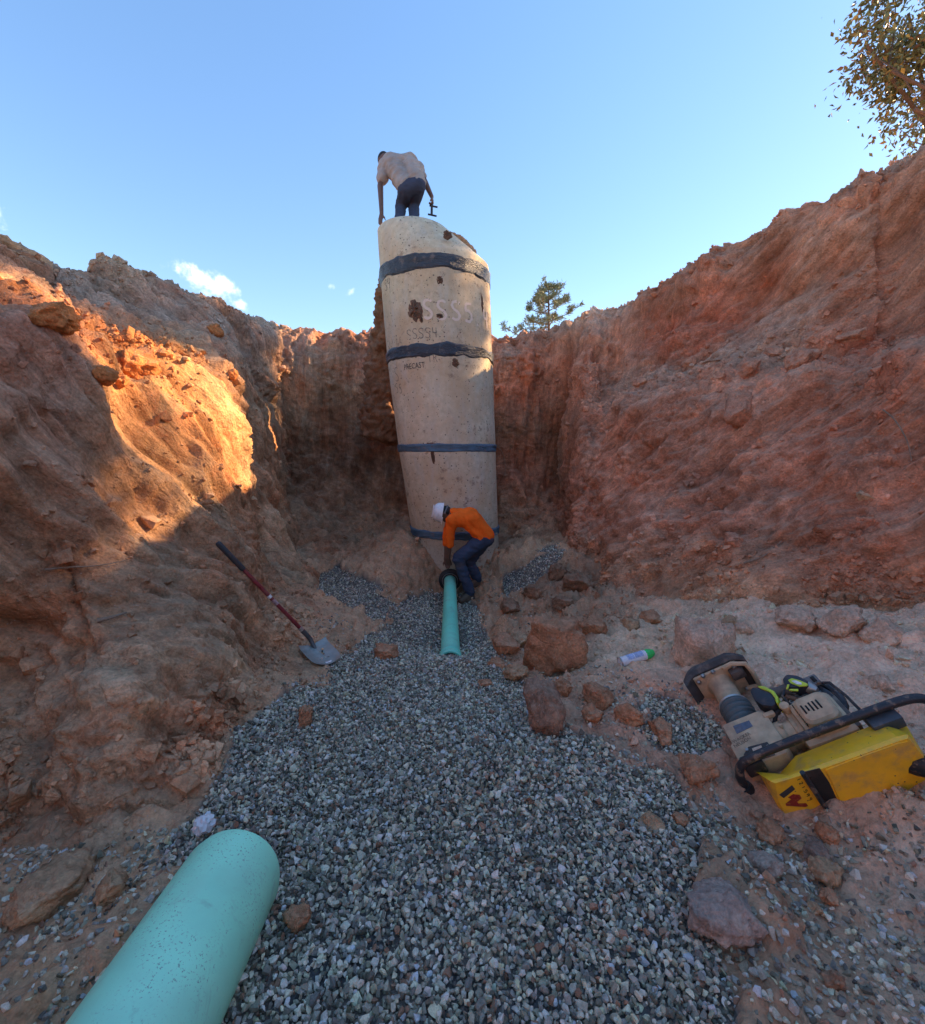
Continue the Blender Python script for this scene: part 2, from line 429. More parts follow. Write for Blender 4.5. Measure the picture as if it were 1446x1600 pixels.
# streaks left by the bucket, running down and away along the side walls, straight down on the back wall
def streak(p, w, hi, lo, seed):
    w = np.array(w, float); w /= np.linalg.norm(w)
    al = p @ w
    q = p - al[:, None] * w
    return fbm(q * hi + (al * lo)[:, None] * w, 3, seed)
WR, WL, WB = (-.25, .62, -.70), (.28, .50, -.80), (.05, 0, 1)
def lcr(fr, fl, fb): return np.where(p[:, 0] > 0, fr, fl) * (1 - backm) + fb * backm
st = lcr(streak(p, WR, 2.6, .30, 3), streak(p, WL, 2.8, .32, 5), streak(p, WB, 3, .3, 9))
st2 = lcr(streak(p, WR, 8.5, .6, 4), streak(p, WL, 8.5, .6, 8), streak(p, WB, 7, .5, 10))
def squeeze(w, k):
    w = np.array(w, float); w /= np.linalg.norm(w); al = p @ w
    return p - al[:, None] * w * (1 - k)
SCRAPE = np.where(p[:, :1] > 0, squeeze(WR, .10), squeeze(WL, .10)) * (1 - backm[:, None]) + squeeze(WB, .10) * backm[:, None]
wp = p + .09 * np.stack([perlin(p * 4 + 3, 101), perlin(p * 4 + 13, 102), perlin(p * 4 + 23, 103)], 1) + .03 * np.stack([perlin(p * 13 + 3, 104), perlin(p * 13 + 13, 105), perlin(p * 13 + 23, 106)], 1)
big = fbm(p * .9, 3, 11); med = fbm(wp * 3.2 + 5, 4, 12, gain=.58); rid = ridged(wp * 2.1, 4, 14); sml = fbm(p * 14, 3, 15)
fst = np.where(p[:, 0] > 0, streak(p, (-.25, .62, -.70), 17, 2.0, 6), streak(p, (.28, .50, -.80), 17, 2.0, 7))
w1, w1b = worley(wp * 4.6, 21); w2, w2b = worley(wp * 13, 22)
clod_zone = ss(fbm(p * .8 + 9, 2, 30), -.05, .28)
ledge = np.exp(-((U - 5.1) / .55) ** 2) + .8 * ss(U, 6.4, 7.1) * (1 - ss(U, 7.6, 9)) + .6 * (1 - ss(U, 1.0, 2.0))
cz = np.clip(.35 * clod_zone + .75 * ledge, 0, 1)
crack = np.clip(1 - (w1b - w1) * 5, 0, 1)
slab = np.floor(w1b * 5 + 3 * med) / 5
rough = ss(fbm(p * .9 + 31, 3, 33), -.08, .22)            # crumbly zones between scraped ones
disp = wallm * (.15 * big + .20 * st + .060 * st2 + .030 * fst + (.25 + .75 * rough) * (.075 * med + .060 * rid) + .007 * sml
                + .05 * (slab - .15) * clod_zone * rough
                + cz * (.07 * np.clip(w1b - w1, 0, .5) + .03 * np.clip(w2b - w2, 0, .5) - .025) * (.3 + .7 * rough) - .03 * crack * clod_zone * rough)
# deep holes seen in the walls (a dark burrow above the shovel, hollows in the bank)
def dent(px, py, d, rad, depth):
    global disp
    c = P(px, py, d); r = np.linalg.norm(p - c, axis=1) / rad
    disp = disp - depth * np.exp(-r ** 4)
dent(410, 852, 5.3, .20, .35); dent(60, 1010, 2.1, .32, .16); dent(205, 680, 3.3, .30, .10); dent(200, 570, 3.6, .16, .12)
dent(1165, 655, 5.2, .22, .16); dent(1010, 700, 6.1, .2, .10); dent(1310, 400, 5.0, .25, .12); dent(1390, 790, 3.5, .28, .12); dent(985, 850, 5.6, .18, .12)
p2 = p + n3 * disp[:, None]
rimw = np.exp(-((U - 7.05) / .22) ** 2)
p2[:, 2] += rimw * (.13 * fbm(p * np.array((1.7, 1.7, 0)), 3, 41) + .035 * np.clip(.5 - w1, -.2, .4))
cav = np.clip(.5 + 2.2 * (cz * (.45 - w1)) , .3, 1)
tc_ = GC.reshape(-1, 3) * (1 + .35 * fbm(p * 1.1 + 40, 3, 51) + .30 * st + .35 * st2 + .2 * fst)[:, None] * (1 + np.array((.0, .30, .45)) * (fbm(p * 1.6 + 4, 3, 55) + .5 * st)[:, None])
sm = ss(fbm(p * .7 + 70, 3, 52), .05, .3)[:, None] * .5
tc_ = tc_ * (1 - sm) + sm * np.where(p[:, :1] > 0, np.array(RB2), np.array(TAN))
idx = np.arange(nc * nr).reshape(nc, nr)
a = idx; b = np.roll(idx, -1, 0)
quads = np.stack([a[:, :-1], a[:, 1:], b[:, 1:], b[:, :-1]], -1).reshape(-1, 4)
if N.mean() is not None:
    e = np.cross(p2[quads[:, 1]] - p2[quads[:, 0]], p2[quads[:, 2]] - p2[quads[:, 0]])
    if np.mean(np.sum(e * n3[quads[:, 0]], 1)) < 0: quads = quads[:, ::-1]
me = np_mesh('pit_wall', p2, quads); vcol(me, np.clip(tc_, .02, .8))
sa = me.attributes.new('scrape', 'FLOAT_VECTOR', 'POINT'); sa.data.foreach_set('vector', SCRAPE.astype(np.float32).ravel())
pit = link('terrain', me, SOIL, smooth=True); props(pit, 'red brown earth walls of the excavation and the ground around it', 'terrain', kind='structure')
WALL_P, WALL_N, WALL_U, WALL_C = p2, n3, U, tc_
vis = (V > 2.2) & (V < 22) & (U < 8.5)
BV = BVHTree.FromPolygons([Vector(q) for q in p2[:, :]], [tuple(q) for q in quads[(vis[quads[:, 0]])].tolist()])
def wall_hit(px, py):
    d = pix_dir(px, py)
    h = BV.ray_cast(Vector(CAM), d)
    return (np.array(h[0]), np.array(h[1])) if h[0] is not None else (None, None)

# ------------------------------------------------------------------ pit floor
FP = [(0, -3, -1.5), (-1.5, -5, -1.5), (2, -5, -1.4), (0, 0, -1.5), (0, 1.2, -1.5), (.05, 2, -1.46), (-.8, 2, -1.55), (.8, 2, -1.52), (0, 3, -1.64), (-1, 3, -1.61),
      (-.08, 3.62, -1.70), (-.1, 3.98, -1.86), (.3, 3.75, -1.76), (-.45, 3.75, -1.75), (-.1, 4.6, -1.92), (-.1, 5.4, -1.95), (-.1, 6.4, -1.98), (-.9, 5.2, -1.85), (-1.75, 6.05, -1.70), (-.39, 6.48, -1.86), (-.70, 6.72, -1.38), (-.9, 6.95, -1.28), (-.62, 6.2, -1.86), (-1.3, 6.9, -1.42), (-.3, 8, -1.9),
      (.35, 6.2, -1.96), (.75, 6.3, -1.80), (1.05, 6.3, -1.53), (.5, 5.6, -1.90), (1.5, 6.2, -1.46), (.95, 7.2, -1.5), (.66, 6.85, -1.52), (.5, 4.2, -1.80), (1.0, 4.1, -1.70), (1.25, 5.0, -1.68),
      (1.2, 3.1, -1.45), (.7, 3.0, -1.56), (1.8, 3.2, -1.36), (1.42, 2.5, -1.42), (2.2, 2.5, -1.22), (1.2, 1.66, -1.52), (1.77, 1.67, -1.28), (1.45, 1.45, -1.5), (1.0, 1.2, -1.5),
      (1.6, .9, -1.48), (-1.0, 1.4, -1.5), (-1.0, .7, -1.5), (-1.1, 2.3, -1.53), (2.6, .4, -1.3)]
FPA = np.array([(x, y, z + CAM[2]) for x, y, z in FP] + [tuple(t) for t in TOES])
def tps_k(r2): return np.where(r2 > 1e-12, r2 * np.log(np.maximum(r2, 1e-12)), 0)
_n = len(FPA)
_K = tps_k(((FPA[:, None, :2] - FPA[None, :, :2]) ** 2).sum(-1)) + np.eye(_n) * .02
_Q = np.concatenate([np.ones((_n, 1)), FPA[:, :2]], 1)
_A = np.block([[_K, _Q], [_Q.T, np.zeros((3, 3))]])
_W = np.linalg.solve(_A, np.concatenate([FPA[:, 2], np.zeros(3)]))
def floor_smooth(xy):
    o = _W[_n] + xy @ _W[_n + 1:]
    for i in range(_n):
        o = o + _W[i] * tps_k(((xy - FPA[i, :2]) ** 2).sum(1))
    return o

def inpoly(x, y, poly):
    r = np.zeros(len(x), bool); n = len(poly)
    for i in range(n):
        x1, y1 = poly[i]; x2, y2 = poly[(i + 1) % n]
        c = ((y1 > y) != (y2 > y)) & (x < (x2 - x1) * (y - y1) / (y2 - y1 + 1e-9) + x1)
        r ^= c
    return r
GRAVEL_DENSE = [[(688, 925), (640, 930), (600, 972), (545, 1018), (500, 1062), (440, 1098), (372, 1142), (335, 1210), (300, 1290), (230, 1340), (330, 1420), (300, 1800), (1230, 1900), (1150, 1560),
                 (1085, 1430), (1110, 1300), (1050, 1215), (975, 1170), (900, 1145), (840, 1100), (800, 1050), (765, 1000), (748, 950), (732, 925)],
                [(470, 908), (530, 885), (590, 912), (630, 950), (590, 975), (545, 952), (500, 932)], [(788, 902), (862, 850), (894, 864), (842, 910), (780, 948)],
                [(1010, 1085), (1075, 1095), (1140, 1150), (1120, 1195), (1040, 1180), (985, 1135)]]
GRAVEL_THIN = [([(1090, 1430), (1120, 1300), (1250, 1290), (1446, 1240), (1700, 1250), (1800, 1900), (1180, 1900)], 1.25),
               ([(-100, 1330), (120, 1330), (280, 1300), (330, 1340), (200, 1560), (100, 1700), (-200, 1700)], 1.0),
               ([(560, 985), (480, 960), (520, 1040)], .25), ([(760, 930), (840, 1060), (950, 1150), (1040, 1180), (1000, 1060), (900, 1040), (800, 930)], .30),
               ([(1040, 1215), (1110, 1200), (1140, 1290), (1110, 1330)], .9)]
def gravel_density(pts):
    px, py, fw = project(pts)
    sc = 1.0 / np.maximum(fw, .5)
    q = pts * np.array((1, 1, 0))
    ox = fbm(q * 3.1, 3, 61) * 75 * sc; oy = fbm(q * 3.1 + 20, 3, 62) * 75 * sc
    d = np.zeros(len(pts))
    for poly, k in GRAVEL_THIN: d = np.maximum(d, k * inpoly(px + ox, py + oy, poly))
    patch = ss(fbm(q * 2.3 + 3, 3, 63), -.12, .16)
    d = np.minimum(d * (.25 + .9 * patch), .85)
    for poly in GRAVEL_DENSE:
        m_ = (1.0 * inpoly(px + ox, py + oy, poly) + inpoly(px + .35 * ox, py + .35 * oy, poly) + inpoly(px + 1.9 * oy, py + 1.9 * ox, poly)) / 3
        d = np.maximum(d, np.where(m_ > .9, 1.0, m_ * .75))
    return np.where(fw < .3, .4, d)

def floor_full(xy, detail=True):
    q = np.concatenate([xy, np.zeros((len(xy), 1))], 1)
    z = floor_smooth(xy)
    pts = np.concatenate([xy, z[:, None]], 1)
    g = gravel_density(pts)
    soft = 1 - ss(g, .55, .95)
    lump = .09 * fbm(q * 1.9, 3, 71) + .055 * fbm(q * 6, 4, 72, gain=.6) + .02 * fbm(q * 22, 2, 73) + .03 * ridged(q * 3.4, 3, 76)
    w, wb = worley(q * 5.5 + .35 * np.stack([perlin(q * 9, 77), perlin(q * 9 + 5, 78), 0 * xy[:, 0]], 1), 74); wz = ss(fbm(q * 1.3, 2, 75), -.1, .2)
    lump += wz * .10 * np.clip(wb - w, 0, .5)
    z = z + lump * (.18 + .82 * soft) * (1 + .9 * ss(xy[:, 1], 3.6, 5.5) * soft)
    return z, g

gx = np.concatenate([np.linspace(-5, -2.3, 20, endpoint=False), np.linspace(-2.3, 3.4, 320, endpoint=False), np.linspace(3.4, 5.5, 16)])
gy = np.concatenate([np.linspace(-9.5, .4, 40, endpoint=False), np.linspace(.4, 4.2, 260, endpoint=False), np.linspace(4.2, 9.2, 170)])
XX, YY = np.meshgrid(gx, gy, indexing='ij')
xy = np.stack([XX.ravel(), YY.ravel()], 1)
fz, fg = floor_full(xy)
fp = np.concatenate([xy, fz[:, None]], 1)
# soil colour by place
def floor_soil(xy):
    anchors = [((-1.2, 1.4), TAN), ((-1.4, 3.5), TAN), ((-1.8, 6), TAN), ((0, 3), BRN), ((0, 6), BRN), ((1.0, 4.2), (.40, .20, .105)), ((1.3, 5.6), DRK), ((1.0, 6.4), TAN), ((.7, 5.0), BRN), ((2.3, 2.6), PNK), ((1.75, 2.75), PNK), ((2.0, 2.2), PNK), ((1.5, 3.6), (.66, .45, .29)), ((2.4, 3.3), PNK), ((2.9, 3.0), PNK),
               ((1.7, 3.3), (.70, .46, .275)), ((1.9, 1.5), (.56, .41, .29)), ((1.3, 2.3), RB), ((1.2, 1.3), BRN), ((.5, 1.0), BRN), ((2.6, .5), (.56, .41, .29)), ((1.5, 1.2), (.50, .36, .25)), ((-1.4, 7), BRN)]
    num = np.zeros((len(xy), 3)); den = np.zeros(len(xy))
    for (ax, ay), c in anchors:
        w = 1 / (((xy[:, 0] - ax) ** 2 + (xy[:, 1] - ay) ** 2) ** 1.6 + .02)
        num += w[:, None] * np.array(c); den += w
    return num / den[:, None]
fc = floor_soil(xy) * (1 + .3 * fbm(fp * 1.7, 3, 81)[:, None])
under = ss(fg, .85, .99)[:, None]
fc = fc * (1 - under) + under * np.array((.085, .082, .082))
nx, ny = len(gx), len(gy)
idx = np.arange(nx * ny).reshape(nx, ny)
quads = np.stack([idx[:-1, :-1], idx[1:, :-1], idx[1:, 1:], idx[:-1, 1:]], -1).reshape(-1, 4)
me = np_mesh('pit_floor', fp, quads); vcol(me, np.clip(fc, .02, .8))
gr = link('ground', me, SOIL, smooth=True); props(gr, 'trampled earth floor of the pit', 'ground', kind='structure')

def floor_z(x, y): return float(floor_full(np.array([[x, y]], float))[0][0])
def G_hit(px, py, lo=.6, hi=9.0):
    """where the ray of a photo pixel meets the pit floor"""
    ds = np.linspace(lo, hi, 260)
    pts = np.array([P(px, py, d) for d in ds])
    z = floor_full(pts[:, :2])[0]
    below = np.nonzero(pts[:, 2] <= z)[0]
    i = below[0] if len(below) else len(ds) - 1
    if i == 0: return pts[0]
    t0, t1 = pts[i - 1, 2] - z[i - 1], pts[i, 2] - z[i]
    t = t0 / (t0 - t1 + 1e-9)
    q = pts[i - 1] * (1 - t) + pts[i] * t
    return q

# ------------------------------------------------------------------ gravel, crumbs
def ico(level):
    bm = bmesh.new(); bmesh.ops.create_icosphere(bm, subdivisions=level, radius=1)
    v = np.array([x.co for x in bm.verts]); f = np.array([[q.index for q in fc_.verts] for fc_ in bm.faces]); bm.free()
    return v, f
ICO = {k: ico(k) for k in (1, 2, 3, 4)}
def hull_shapes(n, npts, seed, flat=.6):
    """angular stones: convex hulls of points on a flattened ellipsoid"""
    r = np.random.default_rng(seed); out = []
    for k in range(n):
        q = r.normal(size=(npts, 3)); q /= np.linalg.norm(q, axis=1, keepdims=True)
        q = np.sign(q) * np.abs(q) ** r.uniform(.6, .95)
        q *= r.uniform(.86, 1.0, (npts, 1)) * np.array((1.0, r.uniform(.6, .92), r.uniform(flat * .7, flat * 1.25)))
        bm = bmesh.new()
        for c in q: bm.verts.new(c)
        bmesh.ops.convex_hull(bm, input=bm.verts)
        for v in [v for v in bm.verts if not v.link_faces]: bm.verts.remove(v)
        bmesh.ops.triangulate(bm, faces=bm.faces)
        bm.verts.index_update()
        v = np.array([x.co for x in bm.verts]); f = np.array([[a.index for a in fc_.verts] for fc_ in bm.faces]); bm.free()
        v -= v.mean(0); v /= np.abs(v).max()
        out.append((v, f))
    return out
def rand_rot(n, r):
    q = r.normal(size=(n, 4)); q /= np.linalg.norm(q, axis=1, keepdims=True)
    w, x, y, z = q.T
    return np.stack([1 - 2 * (y * y + z * z), 2 * (x * y - w * z), 2 * (x * z + w * y), 2 * (x * y + w * z), 1 - 2 * (x * x + z * z), 2 * (y * z - w * x),
                     2 * (x * z - w * y), 2 * (y * z + w * x), 1 - 2 * (x * x + y * y)], 1).reshape(-1, 3, 3)
def scatter(shapes, pos, size, cols, r):
    n = len(pos); k = r.integers(0, len(shapes), n); rot = rand_rot(n, r)
    V, Fc, C, off = [], [], [], 0
    for j, (sv_, sf_) in enumerate(shapes):
        m = k == j
        if not m.any(): continue
        v = np.einsum('nij,nvj->nvi', rot[m], sv_[None] * size[m, None, None]) + pos[m][:, None, :]
        c = m.sum()
        Fc.append((sf_[None] + (np.arange(c) * len(sv_))[:, None, None]).reshape(-1, 3) + off)
        V.append(v.reshape(-1, 3)); C.append(np.repeat(cols[m], len(sv_), 0)); off += c * len(sv_)
    return np.concatenate(V), np.concatenate(Fc), np.concatenate(C)

def gravel_mat():
    t = NT('crushed_stone')
    n1 = t.noise(45, 5, .6); n2 = t.noise(260, 3, .6)
    c = t.scale(t.attr(), t.math('MULTIPLY', t.rng(n1, .3, .7, .75, 1.25), t.rng(n2, .3, .7, .82, 1.2)))
    n = t.bump(t.math('ADD', n1, t.math('MULTIPLY', n2, .4)), .35, .006)
    return t.done(c, .62, n, spec=.35)
GRAV = gravel_mat()

def stone_cols(n, r):
    lum = np.clip(np.exp(r.normal(math.log(.345), .62, n)), .06, .62)
    c = lum[:, None] * np.stack([1.13 + .05 * r.normal(size=n), .985 + .02 * r.normal(size=n), .72 + .05 * r.normal(size=n)], 1)
    k = r.random(n)
    warm = k < .16; c[warm] = lum[warm, None] * np.array((1.08, .95, .80))
    rust = (k > .16) & (k < .21); c[rust] = r.uniform(.7, 1.2, (rust.sum(), 1)) * np.array((.34, .18, .11))
    pale = k > .982; c[pale] = r.uniform(.42, .6, (pale.sum(), 1)) * np.array((.97, .99, 1.0))
    return np.clip(c, .02, .75)

def jitter_pts(x0, x1, y0, y1, sp, r):
    a = np.arange(x0, x1, sp); b = np.arange(y0, y1, sp)
    A, B = np.meshgrid(a, b); q = np.stack([A.ravel(), B.ravel()], 1)
    return q + r.uniform(-.5, .5, q.shape) * sp
def build_gravel():
    r = np.random.default_rng(11); V, Fc, C, off = [], [], [], 0
    for (y0, y1, npts, sp, layers) in ((.35, 1.35, 15, .0152, 2), (1.35, 4.2, 9, .0152, 2), (4.2, 7.2, 9, .020, 1)):
        sh = hull_shapes(40, npts, 5 + npts)
        for ly in range(layers):
            q = jitter_pts(-2.0, 2.7, y0, y1, sp, r)
            z, g = floor_full(q)
            pts = np.concatenate([q, z[:, None]], 1)
            px, py, fw = project(pts)
            ok = (r.random(len(q)) < np.where(g > .9, 1 if ly == 0 else .78, g * (.62 if ly == 0 else .25))) & (np.abs(px - CX) < 1000) & (py < 2300)
            q, pts, g = q[ok], pts[ok], g[ok]
            size = np.clip(np.exp(r.normal(math.log(.0103), .28, len(q))), .0055, .020)
            pts[:, 2] += np.where(g > .9, r.uniform(-.1, .75, len(q)) * size + ly * .011, size * r.uniform(-.1, .5, len(q)))
            cols = stone_cols(len(q), r)
            v, f, c = scatter(sh, pts, size, cols, r)
            V.append(v); Fc.append(f + off); C.append(c); off += len(v)
    v, f, c = np.concatenate(V), np.concatenate(Fc), np.concatenate(C)
    me = np_mesh('gravel', v, f); vcol(me, c)
    o = link('gravel', me, GRAV, smooth=False)
    props(o, 'blue grey crushed stone spread along the pit floor', 'gravel', kind='stuff')
    return len(f)
NG = build_gravel()

def build_crumbs():
    r = np.random.default_rng(23)
    sh = hull_shapes(30, 11, 77, flat=.8)
    # on the walls, mostly on ledges, the rim and the toe
    px, py, fw = project(WALL_P)
    wgt = (.14 + 1.0 * np.exp(-((WALL_U - 5.15) / .5) ** 2) + 1.0 * np.exp(-((WALL_U - 7.1) / .4) ** 2) + 1.2 * np.exp(-((WALL_U - 1.3) / .45) ** 2))
    wgt = wgt * np.clip(WALL_N[:, 2] + .45, .22, 1.2) * (px > -150) * (px < 1600) * (fw > 1) * (WALL_U < 8.2)
    wgt *= ss(fbm(WALL_P * 1.6, 2, 91), -.2, .25) + .08
    i = r.choice(len(WALL_P), 13000, p=wgt / wgt.sum())
    s1 = np.clip(np.exp(r.normal(math.log(.013), .6, len(i))), .005, .06)
    pos1 = WALL_P[i] + WALL_N[i] * (s1 * .25)[:, None]
    c1 = WALL_C[i] * r.uniform(.8, 1.3, (len(i), 1))
    # on the bare soil of the floor
    q = np.stack([r.uniform(-2.3, 3.2, 32000), .5 + 6.9 * r.random(32000) ** 1.35], 1)
    z, g = floor_full(q); keep = (g < .5) & (r.random(len(q)) < ss(fbm(np.concatenate([q * 2, 0 * q[:, :1]], 1), 2, 93), -.25, .3))
    q, z = q[keep], z[keep]
    s2 = np.clip(np.exp(r.normal(math.log(.0085), .62, len(q))), .003, .045)
    pos2 = np.concatenate([q, (z + s2 * .25)[:, None]], 1)
    c2 = floor_soil(q) * r.uniform(.75, 1.4, (len(q), 1))
    v, f, c = scatter(sh, np.concatenate([pos1, pos2]), np.concatenate([s1, s2]), np.clip(np.concatenate([c1, c2]), .03, .7), r)
    me = np_mesh('soil_crumbs', v, f); vcol(me, c)
    props(link('soil_crumbs', me, SOIL, smooth=False), 'loose crumbs of red brown soil fallen along walls and floor', 'soil crumbs', kind='stuff')
build_crumbs()

# ------------------------------------------------------------------ mesh building blocks
class MB:
    """collects shapes into one mesh"""
    def __init__(self): self.v, self.f, self.mi = [], [], []
    def add(self, v, f, mi=0):
        o = len(self.v); self.v += [tuple(map(float, q)) for q in v]; self.f += [tuple(i + o for i in q) for q in f]; self.mi += [mi] * len(f)
        return self
    def box(self, c, s, M=None, bev=0, mi=0):
        bm = bmesh.new(); bmesh.ops.create_cube(bm, size=1)
        for q in bm.verts: q.co = Vector((q.co.x * s[0], q.co.y * s[1], q.co.z * s[2]))
        if bev: bmesh.ops.bevel(bm, geom=bm.edges[:], offset=bev, segments=2, affect='EDGES', profile=.6)
        return self.bm(bm, (Matrix.Translation(c) if M is None else M @ Matrix.Translation(c)), mi)
    def bm(self, bm, M=None, mi=0):
        bm.verts.index_update()
        self.add([(M @ q.co if M is not None else q.co) for q in bm.verts], [[a.index for a in fc_.verts] for fc_ in bm.faces], mi); bm.free()
        return self
    def tube(self, pts, r, seg=10, caps=True, mi=0):
        pts = [Vector(q) for q in pts]; n = len(pts)
        rs = [r] * n if isinstance(r, (int, float)) else list(r)
        t0 = (pts[1] - pts[0]).normalized()
        up = Vector((0, 0, 1)) if abs(t0.z) < .9 else Vector((1, 0, 0))
        u = t0.cross(up).normalized(); v, f = [], []
        for i in range(n):
            t = (pts[min(i + 1, n - 1)] - pts[max(i - 1, 0)]).normalized()
            u = (u - t * u.dot(t)).normalized(); w = t.cross(u)
            for k in range(seg):
                a = 2 * math.pi * k / seg
                v.append(pts[i] + (u * math.cos(a) + w * math.sin(a)) * rs[i])
        for i in range(n - 1):
            for k in range(seg):
                f.append((i * seg + k, i * seg + (k + 1) % seg, (i + 1) * seg + (k + 1) % seg, (i + 1) * seg + k))
        if caps: f += [tuple(reversed(range(seg))), tuple((n - 1) * seg + k for k in range(seg))]
        return self.add(v, f, mi)
    def lathe(self, prof, M=None, seg=24, mi=0, closed=False):
        """profile of (radius, z) turned about Z"""
        v, f = [], []; n = len(prof)
        for r, z in prof:
            for k in range(seg):
                a = 2 * math.pi * k / seg; q = Vector((r * math.cos(a), r * math.sin(a), z))
                v.append(M @ q if M is not None else q)
        for i in range(n if closed else n - 1):
            j = (i + 1) % n
            for k in range(seg):
                f.append((i * seg + k, i * seg + (k + 1) % seg, j * seg + (k + 1) % seg, j * seg + k))
        if not closed:
            if prof[0][0] > 1e-4: f.append(tuple(reversed(range(seg))))
            if prof[-1][0] > 1e-4: f.append(tuple((n - 1) * seg + k for k in range(seg)))
        return self.add(v, f, mi)
    def prism(self, poly, z0, z1, M=None, bev=0, mi=0):
        """outline in local XY, from z0 to z1"""
        bm = bmesh.new(); vs = [bm.verts.new((x, y, z0)) for x, y in poly]
        fc_ = bm.faces.new(vs); r = bmesh.ops.extrude_face_region(bm, geom=[fc_])
        bmesh.ops.translate(bm, verts=[q for q in r['geom'] if isinstance(q, bmesh.types.BMVert)], vec=(0, 0, z1 - z0))
        bmesh.ops.recalc_face_normals(bm, faces=bm.faces)
        if bev: bmesh.ops.bevel(bm, geom=bm.edges[:], offset=bev, segments=2, affect='EDGES', profile=.6)
        return self.bm(bm, M, mi)
    def build(self, name, mats, parent=None, smooth=True, angle=40):
        me = bpy.data.meshes.new(name); me.from_pydata(self.v, [], self.f); me.update()
        bm = bmesh.new(); bm.from_mesh(me); bmesh.ops.recalc_face_normals(bm, faces=bm.faces)
        if smooth:
            for e in bm.edges:
                e.smooth = not (len(e.link_faces) == 2 and e.calc_face_angle(0) > R(angle))
        bm.to_mesh(me); bm.free()
        o = link(name, me, mats, parent)
        me.polygons.foreach_set('material_index', np.array(self.mi, dtype=np.int32)) if len(me.polygons) == len(self.mi) else None
        me.polygons.foreach_set('use_smooth', np.full(len(me.polygons), smooth))
        return o

def frame(o, z, x=None):
    """matrix with origin o, local Z along z, local X near x"""
    z = Vector(z).normalized(); x = Vector(x if x is not None else ((1, 0, 0) if abs(z.x) < .9 else (0, 1, 0)))
    x = (x - z * x.dot(z)).normalized(); y = z.cross(x)
    m = Matrix((x, y, z)).transposed().to_4x4(); m.translation = Vector(o)
    return m

def plain(name, col, rough=.5, metal=0, var=.18, scale=30, bump=.15, dist=.004, dirt=0, dirt_col=(.22, .14, .10), spec=.5, dscale=6, dlo=.5, dhi=.68):
    """painted / moulded material with uneven tone, fine relief and caked dust"""
    t = NT(name)
    n1 = t.noise(scale, 6, .6); n2 = t.noise(scale * .2, 4, .6)
    c = t.scale(col, t.math('MULTIPLY', t.rng(n1, .3, .7, 1 - var, 1 + var), t.rng(n2, .3, .7, 1 - var * .7, 1 + var * .7)))
    rr = t.rng(n1, .3, .7, max(rough - .1, .05), min(rough + .12, 1))
    if dirt:
        dm = t.math('MULTIPLY', t.rng(t.noise(dscale, 8, .65), dlo, dhi, 0, 1, True), dirt)
        c = t.mix(dm, c, dirt_col); rr = t.math('MAXIMUM', rr, t.math('MULTIPLY', dm, .95))
    return t.done(c, rr, t.bump(t.math('ADD', n1, t.math('MULTIPLY', t.noise(scale * 6, 3), .3)), bump, dist), metal, spec)

# ------------------------------------------------------------------ concrete manhole
def mh_c(z):                               # axis of the slightly leaning stack, and its radius, by world height
    h = z - CAM[2]
    return np.interp(h, (-2.4, -1.2, 0, 1.35, 2.5, 3.2), (-.06, -.12, -.235, -.335, -.405, -.44)), 7.25
def mh_r(z):
    h = z - CAM[2]
    return np.interp(h, (-2.4, -1.2, 0, 1.35, 2.5), (.66, .685, .745, .792, .80))
def on_mh(a, z, dr=0.0):
    """point on the barrel; a = angle, 0 facing the camera, positive to the right"""
    cx, cy = mh_c(z); r = mh_r(z) + dr
    return (cx + r * math.sin(a), cy - r * math.cos(a), z)

def concrete_mat(name='precast_concrete', base=(.64, .545, .395)):
    t = NT(name)
    n1, n2, n3 = t.noise(2.2, 6, .6), t.noise(14, 6, .6), t.noise(120, 4, .6)
    c = t.scale(base, t.math('MULTIPLY', t.rng(n2, .3, .7, .84, 1.14), t.rng(n3, .3, .7, .9, 1.1)))
    c = t.mix(t.rng(n1, .38, .66, 0, .8), c, (.54, .365, .215))                       # reddish clay film
    strk = t.noise(6, 6, .6, stretch=(1, 1, .30), dist=.5)
    c = t.mix(t.rng(strk, .5, .72, 0, .45), c, (.50, .47, .42))                        # pale runs
    strk2 = t.noise(9, 7, .65, stretch=(1, 1, .22), dist=.4)
    c = t.mix(t.rng(strk2, .58, .74, 0, .4), c, (.30, .22, .16))                      # dark runs
    vd, vc = t.voro(17), t.voro(17, 'Color')
    vd2, vc2 = t.voro(43), t.voro(43, 'Color')
    pit_ = t.math('MAXIMUM', t.math('MULTIPLY', t.rng(vd, .14, .19, 1, 0), t.math('GREATER_THAN', vc, .55)), t.math('MULTIPLY', t.rng(vd2, .18, .24, 1, 0), t.math('GREATER_THAN', vc2, .72)))
    c = t.mix(t.math('MULTIPLY', pit_, .85), c, (.10, .075, .06))                      # air holes
    spl = t.math('MULTIPLY', t.rng(t.noise(9, 8, .75), .54, .64, 0, 1), t.rng(t.noise(1.7, 3), .42, .58, 0, 1))
    c = t.mix(t.math('MULTIPLY', spl, .75), c, (.20, .12, .085))                       # mud splashes
    n = t.bump(t.math('SUBTRACT', t.math('ADD', t.math('MULTIPLY', n2, .5), t.math('MULTIPLY', n3, .2)), pit_), .5, .012)
    return t.done(c, .88, n, spec=.25)
CONC = concrete_mat()
CONC_B = concrete_mat('stained_concrete', (.60, .475, .325))
CONC2 = concrete_mat('base_concrete', (.52, .46, .35))
MUD = plain('mud', (.165, .095, .065), .95, var=.3, scale=18, bump=.9, dist=.03, spec=.1)
